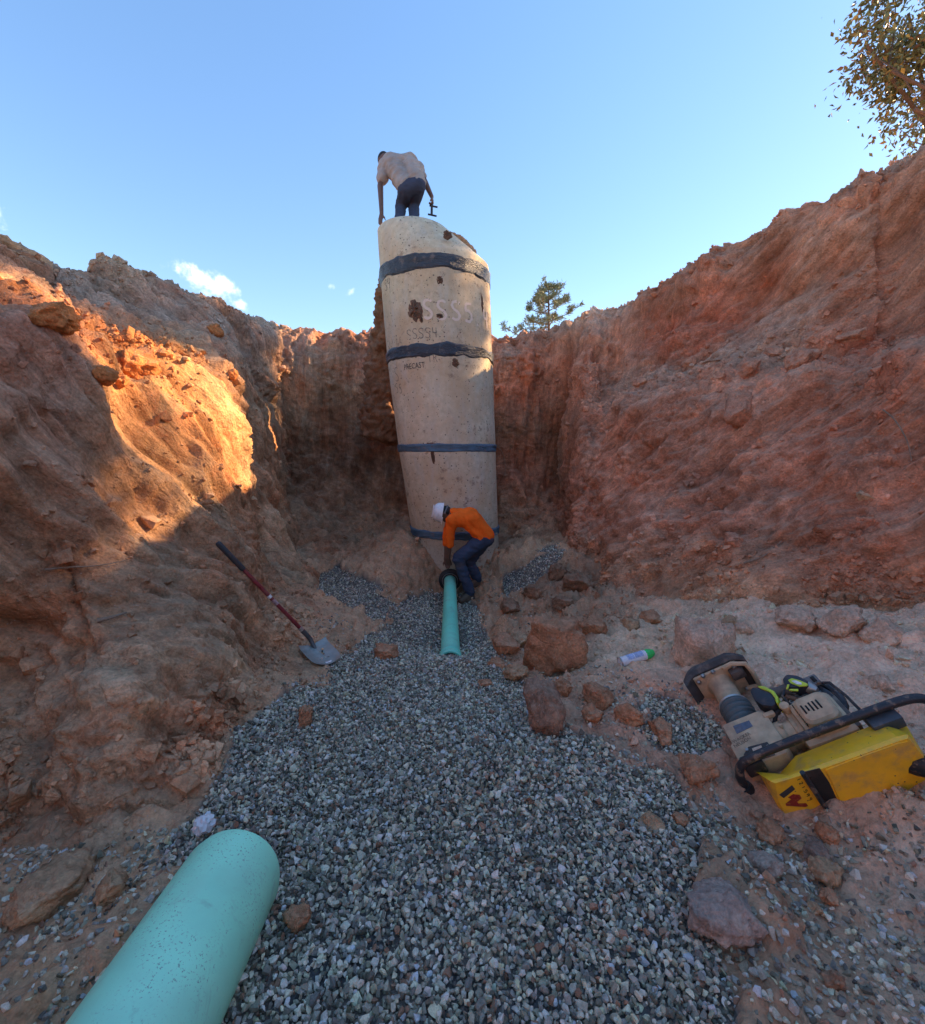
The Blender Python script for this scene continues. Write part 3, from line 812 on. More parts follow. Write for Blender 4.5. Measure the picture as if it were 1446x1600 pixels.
def tape_mat(name, col, rough):
    t = NT(name)
    n1, n2 = t.noise(22, 6, .6, stretch=(1, 1, 3)), t.noise(5, 5, .6)
    c = t.scale(col, t.rng(n2, .3, .7, .65, 1.35))
    c = t.mix(t.rng(t.noise(9, 7, .65), .55, .68, 0, .6), c, (.24, .18, .15))
    return t.done(c, t.rng(n2, .3, .7, rough - .12, rough + .15), t.bump(n1, .8, .025), spec=.5)
WRAP = tape_mat('black_joint_wrap', (.036, .044, .060), .42)
MASTIC = tape_mat('blue_mastic', (.085, .150, .215), .6)

def barrel(name, z0, z1, mat, parent, r_in=.14, seg=96, rows=14, rough=.004):
    m = MB(); v, f = [], []
    zs = [z0, z0 + .012] + list(np.linspace(z0 + .03, z1 - .03, rows)) + [z1 - .012, z1]
    off = [-.022, -.006] + [0] * rows + [-.006, -.022]
    for z, o in zip(zs, off):
        for k in range(seg):
            a = 2 * math.pi * k / seg
            w = rough * (math.sin(a * 5 + z * 3) + math.sin(a * 11 - z * 7)) * .5
            v.append(on_mh(a, z, o + w))
    n = len(zs)
    for z in (z1, z0):
        for k in range(seg): v.append(on_mh(2 * math.pi * k / seg, z, -r_in))
    for i in range(n - 1):
        for k in range(seg): f.append((i * seg + k, i * seg + (k + 1) % seg, (i + 1) * seg + (k + 1) % seg, (i + 1) * seg + k))
    ring = [(n - 1, n), (n, n + 1), (n + 1, 0)]
    for i, j in ring:
        for k in range(seg): f.append((i * seg + k, i * seg + (k + 1) % seg, j * seg + (k + 1) % seg, j * seg + k))
    m.add(v, f)
    return m.build(name, mat, parent)

MHX, MHY = mh_c(0.0)
mh = empty('concrete_manhole', (float(MHX), float(MHY), 0.0))
props(mh, 'tall stack of tan precast concrete manhole rings with dark joint wraps', 'manhole')
Z = [CAM[2] + h for h in (-2.35, -1.22, .04, 1.36, 2.50)]
base = barrel('base_section', Z[0], Z[1] - .004, CONC2, mh, rough=.012)
rings = [barrel('ring_section', Z[i] + .004, Z[i + 1] - .004, CONC_B if i == 3 else CONC, mh) for i in (1, 2, 3)]
# eccentric cone: straight on the left, sloping on the right, open at the top
def cone_ring(z0, zt):
    seg = 96; m = MB(); v, f = [], []
    prof = [(0.0, -.02), (.02, 0), (.20, 0), (.235, -.004), (.50, None), (.80, None), (.965, None), (1.0, None)]
    r_top = .50
    for t, o in prof:
        z = z0 + (zt - z0) * t; cx, cy = mh_c(z); r0 = float(mh_r(z0))
        k_ = 0 if t <= .235 else ((t - .235) / .765)
        r = r0 * (1 - k_) + r_top * k_ + (o or 0) - (.02 if t == 1.0 else 0)
        ex = -(r0 - r_top) * k_ * .98; ey = -(r0 - r_top) * k_ * .12
        for k in range(seg):
            a = 2 * math.pi * k / seg
            v.append((cx + ex + r * math.sin(a), cy + ey - r * math.cos(a), z))
    n = len(prof)
    cx, cy = mh_c(zt); ex, ey = -(float(mh_r(z0)) - r_top) * .98, -(float(mh_r(z0)) - r_top) * .12
    for r, z in ((.33, zt), (.33, zt - .3), (.62, z0)):
        for k in range(seg):
            a = 2 * math.pi * k / seg
            v.append((cx + (ex if z > z0 else 0) + r * math.sin(a), cy + (ey if z > z0 else 0) - r * math.cos(a), z))
    for i in range(n + 2):
        for k in range(seg): f.append((i * seg + k, i * seg + (k + 1) % seg, (i + 1) * seg + (k + 1) % seg, (i + 1) * seg + k))
    for k in range(seg): f.append(((n + 2) * seg + k, (n + 2) * seg + (k + 1) % seg, (k + 1) % seg, k))
    m.add(v, f)
    return m.build('cone_section', CONC, mh), (cx + ex, cy + ey, zt)
ZT = CAM[2] + 3.16
cone, CTOP = cone_ring(Z[4] + .004, ZT)

def band(name, z, h, mat, dr, seed, seg=160, a0=-math.pi, a1=math.pi, wav=.012, two=True):
    m = MB(); v, f = [], []; rows = 9
    q = np.array([[math.cos(2 * math.pi * k / seg) * 3, math.sin(2 * math.pi * k / seg) * 3, seed] for k in range(seg)])
    e0, e1 = fbm(q, 4, 111), fbm(q + 50, 4, 112)
    for i in range(rows):
        t = i / (rows - 1)
        zz = z - h / 2 * (1 + 0) + h * t
        qn = np.array([[math.cos(2 * math.pi * k / seg) * 5, math.sin(2 * math.pi * k / seg) * 5, seed + t * 4] for k in range(seg)])
        wr = fbm(qn, 3, 113)
        for k in range(seg):
            a = -math.pi + 2 * math.pi * k / seg
            edge = (e0[k] * (1 - t) + e1[k] * t) * wav * 2
            lift = dr + .016 * wr[k] + (.006 if two and t > .5 else 0)
            if i in (0, rows - 1): lift = -.004
            v.append(on_mh(a, zz + edge, lift))
    for i in range(rows - 1):
        for k in range(seg): f.append((i * seg + k, i * seg + (k + 1) % seg, (i + 1) * seg + (k + 1) % seg, (i + 1) * seg + k))
    m.add(v, f)
    return m.build(name, mat, mh)
band('joint_wrap', Z[4] - .02, .20, WRAP, .014, 1.0, wav=.026)
band('joint_wrap', Z[3] - .0, .17, WRAP, .014, 2.0, wav=.026)
band('joint_seal', Z[2] + .005, .12, MASTIC, .012, 3.0, wav=.006)
band('joint_seal', Z[1] + .0, .13, MASTIC, .014, 4.0, wav=.012)

# --- writing on the rings, wrapped round the barrel
def wrap_mesh(name, pts2, faces, a0, z0, mat, parent, dr=.0035, slope=0.0):
    v = []
    for x, y in pts2:
        z = z0 + y + slope * x
        v.append(on_mh(a0 + x / float(mh_r(z0)), z, dr))
    me = bpy.data.meshes.new(name); me.from_pydata(v, [], faces); me.update()
    return link(name, me, mat, parent)
STROKES = {  # letters drawn as pen strokes in a unit box
    'S': [[(.85, .9), (.6, 1), (.25, .95), (.12, .75), (.3, .57), (.65, .45), (.85, .25), (.7, .05), (.4, 0), (.1, .1)]],
    '5': [[(.85, 1), (.25, .97), (.18, .58), (.5, .62), (.82, .45), (.82, .18), (.55, 0), (.12, .06)]],
    '4': [[(.2, 1), (.12, .5), (.85, .52)], [(.72, .95), (.66, 0)]],
    '.': [[(.3, .04), (.42, .0)]], '1': [[(.5, 1), (.45, 0)]], '2': [[(.15, .8), (.4, 1), (.75, .85), (.6, .5), (.12, .03), (.85, .03)]],
    '9': [[(.75, .65), (.45, .5), (.2, .7), (.4, .98), (.75, .9), (.72, .4), (.6, 0)]], 'T': [[(.05, 1), (.9, .95)], [(.5, 1), (.5, 0)]],
    'R': [[(.2, 0), (.2, 1), (.7, .9), (.6, .55), (.2, .5)], [(.45, .5), (.85, 0)]], '6': [[(.7, 1), (.25, .6), (.2, .2), (.55, 0), (.8, .25), (.5, .5), (.22, .35)]],
    '0': [[(.5, 1), (.15, .6), (.3, .05), (.7, .1), (.85, .6), (.5, 1)]]}
def stroke_mesh(text, h, w, adv, pen, jit, seed, dens=6):
    r = random.Random(seed); P2, Fs = [], []
    for i, ch in enumerate(text):
        if ch == ' ': continue
        ox, oy = i * adv + r.uniform(-1, 1) * jit, r.uniform(-1, 1) * jit
        for st_ in STROKES[ch]:
            q = []
            for (x1, y1), (x2, y2) in zip(st_[:-1], st_[1:]):
                for s_ in range(dens): q.append((x1 + (x2 - x1) * s_ / dens, y1 + (y2 - y1) * s_ / dens))
            q.append(st_[-1])
            q = [(x * w + ox, y * h + oy) for x, y in q]
            for _ in range(2):
                q = [q[0]] + [((q[k - 1][0] + 2 * q[k][0] + q[k + 1][0]) / 4, (q[k - 1][1] + 2 * q[k][1] + q[k + 1][1]) / 4) for k in range(1, len(q) - 1)] + [q[-1]]
            b0 = len(P2)
            for k in range(len(q)):
                a_, c_ = q[max(k - 1, 0)], q[min(k + 1, len(q) - 1)]
                dx, dy = c_[0] - a_[0], c_[1] - a_[1]; L = math.hypot(dx, dy) + 1e-9
                pw = pen * r.uniform(.75, 1.2) * .5
                P2.append((q[k][0] - dy / L * pw, q[k][1] + dx / L * pw)); P2.append((q[k][0] + dy / L * pw, q[k][1] - dx / L * pw))
            for k in range(len(q) - 1): Fs.append((b0 + 2 * k, b0 + 2 * k + 2, b0 + 2 * k + 3, b0 + 2 * k + 1))
    return P2, Fs
def font_mesh(text, size, sx=1.0):
    cu = bpy.data.curves.new('txt', 'FONT'); cu.body = text; cu.size = size; cu.resolution_u = 2
    o = bpy.data.objects.new('txt', cu); COL.objects.link(o)
    bpy.context.view_layer.update()
    me = bpy.data.meshes.new_from_object(o.evaluated_get(bpy.context.evaluated_depsgraph_get()))
    bm = bmesh.new(); bm.from_mesh(me); bmesh.ops.triangulate(bm, faces=bm.faces); bmesh.ops.subdivide_edges(bm, edges=bm.edges, cuts=1)
    bmesh.ops.triangulate(bm, faces=bm.faces); bm.verts.index_update()
    v = [(q.co.x * sx, q.co.y) for q in bm.verts]; f = [[a.index for a in g.verts] for g in bm.faces]
    bm.free(); bpy.data.objects.remove(o); bpy.data.meshes.remove(me); bpy.data.curves.remove(cu)
    return v, f
def worn_mat(name, col, amount, scale=40):
    """paint or marker that has partly rubbed off: the gaps are see-through"""
    t = NT(name); n = t.noise(scale, 6, .65)
    t.m.surface_render_method = 'DITHERED'
    return t.done(col, .85, spec=.2, Alpha=t.rng(n, amount - .07, amount + .07, 1, 0))
SPRAY = worn_mat('faded_spray_paint', (.74, .58, .47), .68, 30)
MARKER = worn_mat('marker_ink', (.20, .16, .13), .55, 60)
STENCIL = worn_mat('stencil_ink', (.04, .04, .045), .64, 70)
def writing(name, pf, a0, z, mat, parent, **kw): return wrap_mesh(name, pf[0], pf[1], a0, z, mat, parent, **kw)
def ang_of(px): # photo pixel column on the front of the barrel -> angle
    return math.asin(max(-1, min(1, (px - 684) / 83.0)))
zz = lambda py: float(P(690, py, 6.47)[2])
for k_, ch_ in enumerate('SSS5.4'):
    writing('painted_number', stroke_mesh(ch_, .24, .15, .185, .034, .008, 3 + k_), ang_of(667) + k_ * .185 / .79, zz(498) - .005 * k_, SPRAY, rings[2])
writing('marker_number', stroke_mesh('SSSS4', .13, .085, .092, .011, .006, 4), ang_of(641), zz(528), MARKER, rings[2])
writing('stencil_word', font_mesh('PRECAST', .105, .8), ang_of(632) - .0, zz(575), STENCIL, rings[1], slope=.04)
writing('marker_number', stroke_mesh('TR', .12, .07, .08, .009, .004, 6), ang_of(668), zz(566), MARKER, rings[1])
writing('marker_number', stroke_mesh('S', .19, .11, .1, .010, .004, 7), ang_of(615), zz(590), MARKER, rings[1])
writing('marker_number', stroke_mesh('5S', .13, .07, .085, .010, .01, 8), ang_of(614), zz(610), MARKER, rings[1])
writing('marker_number', stroke_mesh('S4', .14, .08, .09, .012, .004, 9), ang_of(612), zz(442) + .02, MARKER, cone, dr=.006)

def splat(a0, z0, w, h, thick, seed, parent, name='mud_patch', n=26):
    """a lump of mud stuck to the barrel"""
    r = np.random.default_rng(seed); ang = np.linspace(0, 2 * math.pi, n, endpoint=False)
    rad = 1 + .45 * fbm(np.stack([np.cos(ang) * 1.6, np.sin(ang) * 1.6, np.full(n, seed)], 1), 4, seed)
    v, f = [], []; L = 5
    for j in range(L):
        t = j / (L - 1)
        for k in range(n):
            x, y = math.cos(ang[k]) * rad[k] * w * (1 - t * .95), math.sin(ang[k]) * rad[k] * h * (1 - t * .95)
            v.append(on_mh(a0 + x / .79, z0 + y, -.004 + thick * (t ** .6) * (1 + .5 * r.normal() * (0 < j < L - 1))))
    for j in range(L - 1):
        for k in range(n): f.append((j * n + k, j * n + (k + 1) % n, (j + 1) * n + (k + 1) % n, (j + 1) * n + k))
    f.append(tuple((L - 1) * n + k for k in range(n)))
    MB().add(v, f).build(name, MUD, parent, angle=70)
splat(ang_of(656), zz(484), .105, .15, .04, 3, rings[2]); splat(ang_of(664), zz(499), .03, .045, .02, 5, rings[2]); splat(ang_of(690), zz(494), .045, .04, .02, 6, rings[2])
splat(ang_of(752), zz(462), .03, .13, .015, 7, rings[2]); splat(ang_of(708), zz(566), .05, .07, .02, 8, rings[1]); splat(ang_of(693), zz(438), .05, .06, .02, 12, rings[2])
splat(ang_of(663), zz(712), .035, .12, .015, 9, rings[0]); splat(ang_of(663), zz(696), .12, .05, .02, 10, rings[0]); splat(ang_of(707), zz(366) , .06, .06, .012, 11, cone)

# ------------------------------------------------------------------ pipes
def pvc_mat(name, col, dscale=5, dirt=.5):
    t = NT(name)
    n1 = t.noise(3, 5, .6); sp = t.noise(150, 4, .7); spm = t.noise(6, 5, .6)
    c = t.scale(col, t.rng(n1, .3, .7, .86, 1.1))
    specks = t.math('MULTIPLY', t.rng(sp, .58, .64, 0, 1), t.rng(spm, .44, .60, 0, 1))
    c = t.mix(t.math('MULTIPLY', specks, .75), c, (.16, .13, .11))
    smear = t.math('MULTIPLY', t.rng(t.noise(dscale, 8, .7, dist=1.2), .56, .72, 0, 1), dirt)
    c = t.mix(smear, c, (.22, .29, .22))
    film = t.rng(t.noise(1.6, 4, .6), .45, .7, 0, .35)
    c = t.mix(film, c, (.30, .42, .36))
    n = t.bump(t.math('ADD', sp, t.math('MULTIPLY', n1, .5)), .12, .003)
    return t.done(c, t.rng(n1, .3, .7, .34, .5), n, spec=.45)
PVC_A = pvc_mat('green_pvc', (.42, .98, .66), 7, .45)
PVC_B = pvc_mat('green_pvc_trench', (.20, .78, .54), 4, .4)
RUB = plain('black_rubber', (.018, .018, .020), .6, var=.3, scale=40, dirt=.45, dirt_col=(.13, .09, .07))
STEEL = plain('worn_steel', (.36, .35, .33), .42, metal=.85, dirt=.55, dirt_col=(.24, .18, .14), dscale=14)

def hollow(prof_out, r_in, L, M, name, mat, parent, seg=48):
    """pipe from z=0 to L with an outer profile [(z, r)] and a bore"""
    m = MB(); prof = [(r, z) for z, r in prof_out] + [(r_in(prof_out[-1][0]), prof_out[-1][0]), (r_in(0), 0.0)]
    m.lathe(prof, M, seg, closed=True)
    return m.build(name, mat, parent, angle=50)

# big pipe lying on the ground in front, seen from above its upper side
PA_R = .160
end = P(366, 1366, 1.39)
dirA = Vector((-.045, 1.0, -.13)).normalized()
bigp = empty('green_sewer_pipe', tuple(end - np.array(dirA) * .0))
props(bigp, 'wide mint green plastic pipe lying on bare dirt beside the gravel', 'pipe')
L = 1.9
hollow([(0, PA_R - .004), (.006, PA_R), (L - .03, PA_R), (L, PA_R - .008)], lambda z: PA_R - .014, L, frame(Vector(end) - dirA * L, dirA), 'barrel', PVC_A, bigp)

pa, pb = Vector(P(703.5, 906, 6.33)), Vector(P(704, 1036, 3.80))
pb.z = pa.z - .02
PB_R = .082
dirB = (pa - pb).normalized()
trp = empty('green_trench_pipe', tuple(pb))
props(trp, 'slim green plastic pipe running through gravel to the manhole base', 'pipe')
LB = (pa - pb).length + .4
hollow([(0, PB_R + .022), (.02, PB_R + .024), (.055, PB_R + .024), (.075, PB_R + .016), (.16, PB_R + .014), (.215, PB_R), (LB, PB_R)], lambda z: PB_R - .006 + (.014 if z < .1 else 0), LB, frame(pb, dirB), 'barrel', PVC_B, trp)
m = MB(); m.lathe([(PB_R + .015, .085), (PB_R + .021, .09), (PB_R + .021, .105), (PB_R + .015, .11)], frame(pb, dirB), 48, closed=True); m.build('bell_ring', PVC_B, trp)
boot = empty('rubber_pipe_boot', tuple(pa)); props(boot, 'black rubber pipe boot ring being fitted where the slim pipe meets the manhole', 'pipe boot')
m = MB(); m.lathe([(PB_R + .004, -.05), (PB_R + .022, -.05), (PB_R + .026, -.02), (.125, .0), (.158, .004), (.160, .03), (.12, .045), (.1, .06), (PB_R + .004, .06)], frame(pa - dirB * .02, dirB), 48, closed=True)
m.build('flange', RUB, boot, angle=50)
m = MB(); m.lathe([(PB_R + .022, -.046), (PB_R + .028, -.046), (PB_R + .028, -.034), (PB_R + .022, -.034)], frame(pa - dirB * .02, dirB), 40, closed=True); m.build('clamp_band', STEEL, boot)

# ------------------------------------------------------------------ shovel
RED_P = plain('red_lacquer', (.235, .028, .034), .35, dirt=.35, dscale=18, var=.2)
GRIP = plain('grip_rubber', (.030, .034, .040), .6, dirt=.3)
SHOV = plain('shovel_steel', (.30, .30, .27), .5, metal=.6, dirt=.5, dirt_col=(.33, .27, .20), dscale=9)
STICK = plain('white_sticker', (.72, .70, .68), .5, var=.35, scale=60)
def build_shovel():
    tip = G_hit(523, 1046); tip[2] += .012
    neck = G_hit(488, 1019); neck[2] += .10
    top, nn = wall_hit(341, 849)
    d = Vector(P(341, 849, 1)) - Vector(CAM)
    if top is None: top = P(341, 849, 3.9)
    top = Vector(top) + Vector(nn) * .02 if nn is not None else Vector(top)
    # keep a believable length of about 1.5 m along the same sight line
    nk = Vector(neck); best = min((abs((Vector(P(341, 849, q)) - nk).length - 1.24), q) for q in np.linspace(3.0, 4.6, 160))
    ds = best[1]
    for _ in range(60):
        top = Vector(P(341, 849, ds)); clear = True
        for t_ in np.linspace(0, .8, 14):
            q_ = top + (nk - top) * t_; dv_ = q_ - Vector(CAM); h_ = BV.ray_cast(Vector(CAM), dv_.normalized())
            if h_[0] is not None and h_[3] < dv_.length + .03: clear = False
        if clear: break
        ds -= .02
    root = empty('shovel', tuple(Vector(tip)))
    props(root, 'long handled shovel with red shaft and black grip leaning on the dirt bank', 'shovel')
    ax = (nk - top).normalized(); at = lambda t: top + (nk - top) * t
    MB().tube([at(.0) - ax * .01, at(0), at(.01), at(.24), at(.25)], [.012, .019, .0205, .0195, .0155], 14).build('grip', GRIP, root)
    sh = MB().tube([at(.24), at(.86)], .0150, 14).build('shaft', RED_P, root)
    MB().tube([at(.505), at(.53)], .0156, 14).build('sticker', STICK, sh)
    MB().tube([at(.55), at(.60)], .0156, 14).build('sticker', plain('worn_sticker', (.42, .26, .26), .5, var=.5, scale=70), sh)
    MB().tube([at(.855), at(.885)], .0185, 14).build('collar', plain('bright_collar', (.62, .62, .62), .3, metal=.9), root)
    bl = Vector(tip) - nk
    b1 = nk + bl * .16
    MB().tube([at(.88), at(.95), nk - ax * .02 + Vector((0, 0, -.004)), nk + bl * .10 + Vector((0, 0, -.03)), b1 + bl * .1 + Vector((0, 0, -.05))], [.0185, .0175, .018, .015, .006], 12).build('socket', plain('socket_steel', (.12, .12, .12), .5, metal=.6, dirt=.5), root)
    # dished blade
    fwd = (Vector(tip) - (nk + Vector((0, 0, -.055)))).normalized(); side_ = fwd.cross(Vector((0, 0, 1))).normalized(); up = side_.cross(fwd)
    o = nk + Vector((0, 0, -.055)) + fwd * .0; L_ = .27; W = .118
    def bp(i, j, th):
        t, s_ = i / 14, (j / 12) * 2 - 1
        w = W * (1.0 if t < .62 else math.sqrt(max(0, 1 - ((t - .62) / .46) ** 2.2)))
        w = max(w, .012)
        x = s_ * w; dish = .028 * (s_ ** 2) * (1 - .35 * t) + .012 * (t - .5) ** 2 + (.02 * math.exp(-(s_ / .22) ** 2) * max(0, 1 - t * 1.7))
        kick = .02 * max(0, 1 - t * 9) * (abs(s_) > .2)
        return o + fwd * (t * L_) + side_ * x + up * (dish + kick + th)
    v, f = [], []
    for th in (0, .003):
        for i in range(15):
            for j in range(13): v.append(bp(i, j, th))
    for q in range(2):
        for i in range(14):
            for j in range(12):
                a_ = q * 195 + i * 13 + j; f.append((a_, a_ + 1, a_ + 14, a_ + 13) if q else (a_, a_ + 13, a_ + 14, a_ + 1))
    bd = [j for j in range(13)] + [i * 13 + 12 for i in range(1, 15)] + [14 * 13 + j for j in range(11, -1, -1)] + [i * 13 for i in range(13, 0, -1)]
    for a_, b_ in zip(bd, bd[1:] + bd[:1]): f.append((a_, b_, b_ + 195, a_ + 195))
    b = MB().add(v, f).build('blade', SHOV, root, angle=60)
    v = [bp(12.2 + ii * .9, 4.5 + jj * .45, .0045) for ii in range(2) for jj in range(8)]
    MB().add(v, [(k, k + 1, k + 9, k + 8) for k in range(7)]).build('sticker', STICK, b)
build_shovel()

# ------------------------------------------------------------------ marking-paint can
def build_can():
    a, b = G_hit(969, 1040), G_hit(1021, 1024)
    a, b = Vector(a), Vector(b); r = .034
    d = (b - a).normalized(); L = .25
    mid = (a + b) / 2 + Vector((0, 0, .022)); o = mid - d * L / 2
    root = empty('spray_can', tuple(o)); props(root, 'white aerosol can with bright green cap lying on the dirt bench', 'spray can')
    M = frame(o, d, Vector((0, 0, 1)))
    white = plain('can_white', (.74, .75, .77), .3, var=.08, dirt=.35, dscale=30)
    MB().lathe([(.026, .004), (.031, 0), (r, .004), (r, .185), (.030, .196)], M, 32).build('body', white, root)
    MB().lathe([(.0335, -.002), (.0350, 0), (.0350, .007), (.0335, .008)], M, 32, closed=True).build('rim', STEEL, root)
    lab = MB()
    for k, (z0, z1) in enumerate(((.05, .098), (.104, .165))):
        v = [M @ Vector(((r + .0006) * math.cos(q), (r + .0006) * math.sin(q), z)) for z in (z0, z1) for q in np.linspace(-1.1, 1.1, 14)]
        MB().add(v, [(i, i + 1, i + 15, i + 14) for i in range(13)]).build('label_panel', plain('can_label%d' % k, (.36, .43, .62), .4, var=.3, scale=120), root)
    MB().lathe([(.0325, .186), (.0335, .188), (.0335, .215), (.031, .222), (.020, .25), (.012, .252), (.0, .252)], M, 10).build('cap', plain('can_green', (.03, .60, .12), .4, dirt=.25, dscale=30), root, angle=20)
build_can()

# ------------------------------------------------------------------ crumpled clear plastic
def build_plastic():
    c = Vector(G_hit(320, 1300)) + Vector((0, 0, .035))
    v = ICO[3][0].copy(); q = v * 1.7
    d = 1 + .35 * fbm(q, 3, 300) - .25 * np.abs(perlin(q * 2.2, 301)) * 2
    w, wb = worley(q * 1.2, 302); v = v * (d - .25 * (wb - w))[:, None] * .042
    root = link('plastic_cup', np_mesh('plastic_cup', v + np.array(c), ICO[3][1]), None, smooth=False)
    t = NT('clear_plastic'); t.done((.95, .96, .97), .08, spec=.9, **{'Transmission Weight': .35, 'IOR': 1.4, 'Coat Weight': .6})
    root.data.materials.append(t.m)
    props(root, 'crumpled clear plastic cup lying on gravel behind the wide pipe', 'plastic cup')
build_plastic()

# ------------------------------------------------------------------ clods and rocks lying about
def clod_mesh(seed, level=4):
    v = ICO[level][0].copy(); r = np.random.default_rng(seed)
    for c in range(13):
        nn = r.normal(size=3); nn /= np.linalg.norm(nn); h = r.uniform(.50, .86)
        e = np.maximum(v @ nn - h, 0); v = v - e[:, None] * nn * .96
    q = v * 1.0 + seed * 3.1
    w, wb = worley(q * 2.2, seed)
    w2_, wb2 = worley(q * 5.5, seed + 9)
    v = v * 1.22 * (1 + .22 * fbm(q * 1.3, 4, seed + 1, gain=.66) + .26 * np.clip(wb - w, 0, .4) + .12 * np.clip(wb2 - w2_, 0, .4) + .16 * fbm(q * 5, 5, seed + 4, gain=.68) - .08)[:, None]
    return v
def clod(px, py, w, h, col, label, seed, group=None, sink=.30, on='floor', cat='dirt clod', name='dirt_clod', asp=.9, mat=None):
    """(px,py) is the middle of its foot in the photo, w/h its size there"""
    if on == 'wall':
        c, _ = wall_hit(px, py)
        if c is None: return
    else: c = G_hit(px, py)
    D = project(np.array([c]))[2][0]; rx = w / F * D / 2; rz = h / F * D / 2
    v = clod_mesh(seed) * np.array((rx, max(rx, rz) * asp, rz * 1.15))
    a_ = seed * 1.7; v = v @ np.array(((math.cos(.3 * a_), math.sin(.3 * a_), 0), (-math.sin(.3 * a_), math.cos(.3 * a_), 0), (0, 0, 1)))
    o = link(name, np_mesh(name, v, ICO[4][1]), mat or SOIL, smooth=True)
    o.location = (c[0], c[1] + rx * .5, c[2] + rz * (1 - sink))
    vcol(o.data, np.array(col) * np.ones((len(v), 1)))
    props(o, label, cat, group)
CL_R = (.43, .205, .108); CL_B = (.43, .255, .14); CL_P = (.60, .39, .265)
clod(862, 1050, 100, 88, CL_R, 'biggest red clod of earth beside the slim green pipe', 1)
clod(856, 1140, 84, 76, (.30, .17, .11), 'rough brown clod just downhill of the biggest red clod', 2)
clod(1098, 1040, 92, 90, CL_P, 'pinkish grey boulder of soil behind the tamper foot', 3, sink=.5)
clod(604, 1032, 38, 26, CL_R, 'small flat reddish clod on gravel between shovel blade and slim pipe', 4)
clod(476, 1138, 24, 32, CL_R, 'egg sized reddish clod on gravel below the shovel blade', 5)
clod(1142, 1478, 104, 74, (.36, .27, .22), 'large pale grey brown rock on gravel downhill of the yellow tamper', 6, cat='rock', name='rock', sink=.15)
clod(1206, 1370, 48, 32, (.36, .28, .22), 'medium tan rock between the yellow tamper and the large pale rock', 7, cat='rock', name='rock')
clod(1300, 1388, 44, 36, CL_B, 'dark brown clod among scattered stones below the yellow tamper', 8)
clod(1284, 1352, 42, 28, (.24, .16, .12), 'flat dark clod touching a brown clod below the yellow tamper', 9)
clod(58, 1432, 112, 56, CL_B, 'big smooth brown lump of dirt beside the wide mint pipe', 10, sink=.4)
clod(168, 1410, 50, 50, CL_B, 'upright brown clod between big dirt lump and the wide mint pipe', 11)
clod(466, 1458, 40, 36, CL_R, 'rust red stone on gravel close beside the wide mint pipe', 12, sink=.12, cat='rock', name='rock')
clod(1312, 1550, 30, 28, (.36, .2, .12), 'small orange brown rock among scattered grey stones', 13, cat='rock', name='rock', sink=.15)
small = [(812, 1010, 46, 24), (790, 1022, 44, 26), (780, 1046, 34, 16), (812, 1062, 40, 22), (880, 1085, 40, 26), (930, 1130, 34, 26), (895, 1045, 30, 24), (940, 1105, 46, 34), (985, 1130, 42, 30),
         (1145, 985, 28, 24), (1165, 990, 24, 18), (870, 905, 34, 22), (835, 935, 40, 22), (800, 955, 30, 18), (905, 925, 44, 30), (880, 950, 36, 22), (1300, 1315, 30, 22), (1210, 1315, 34, 26),
         (1250, 1330, 22, 16), (1095, 1225, 60, 40), (1065, 1290, 30, 18), (1020, 1300, 34, 20), (930, 990, 34, 26), (760, 1075, 24, 12), (985, 985, 30, 22), (1040, 1160, 46, 30),
         (1250, 985, 60, 34), (1330, 990, 70, 40), (1400, 1005, 60, 36), (1020, 975, 36, 22), (1385, 1080, 40, 26), (1160, 1420, 26, 18), (1300, 1410, 26, 16), (1280, 1430, 22, 14)]
def clod_place(px, py, w):
    big = 'lumpy' if w >= 38 else 'small'
    if py < 965 and px > 780: return big + ' dark clod on the heap beside the back gravel patch', 'clods on the heap by the back gravel patch'
    if px > 1150 and py < 1100: return big + ' pale pinkish clod on the bench behind the tamping rammer', 'pale clods on the bench'
    if px < 830 and py < 1090: return big + ' red clod at the gravel edge between slim pipe and biggest clod', 'clods at the gravel edge'
    if px > 1180: return big + ' brown clod among scattered stones downhill of the tamping rammer', 'clods below the rammer'
    if py < 1060 and px < 1060: return big + ' reddish clod on bare dirt near the spray can', 'clods near the spray can'
    if py > 1200 or px > 1080: return big + ' brown clod on dirt between gravel and the tamping rammer handle', 'clods by the rammer handle'
    return big + ' red brown clod downhill of the spray can', 'clods below the spray can'
for k, (px, py, w, h) in enumerate(small):
    lab_, grp_ = clod_place(px, py, w)
    clod(px, py, w, h, CL_P if 'pale' in lab_ else (DRK if 'dark' in lab_ else (CL_R if k % 3 else CL_B)), lab_, 40 + k, grp_, sink=.45 if 'pale' in lab_ else .38)
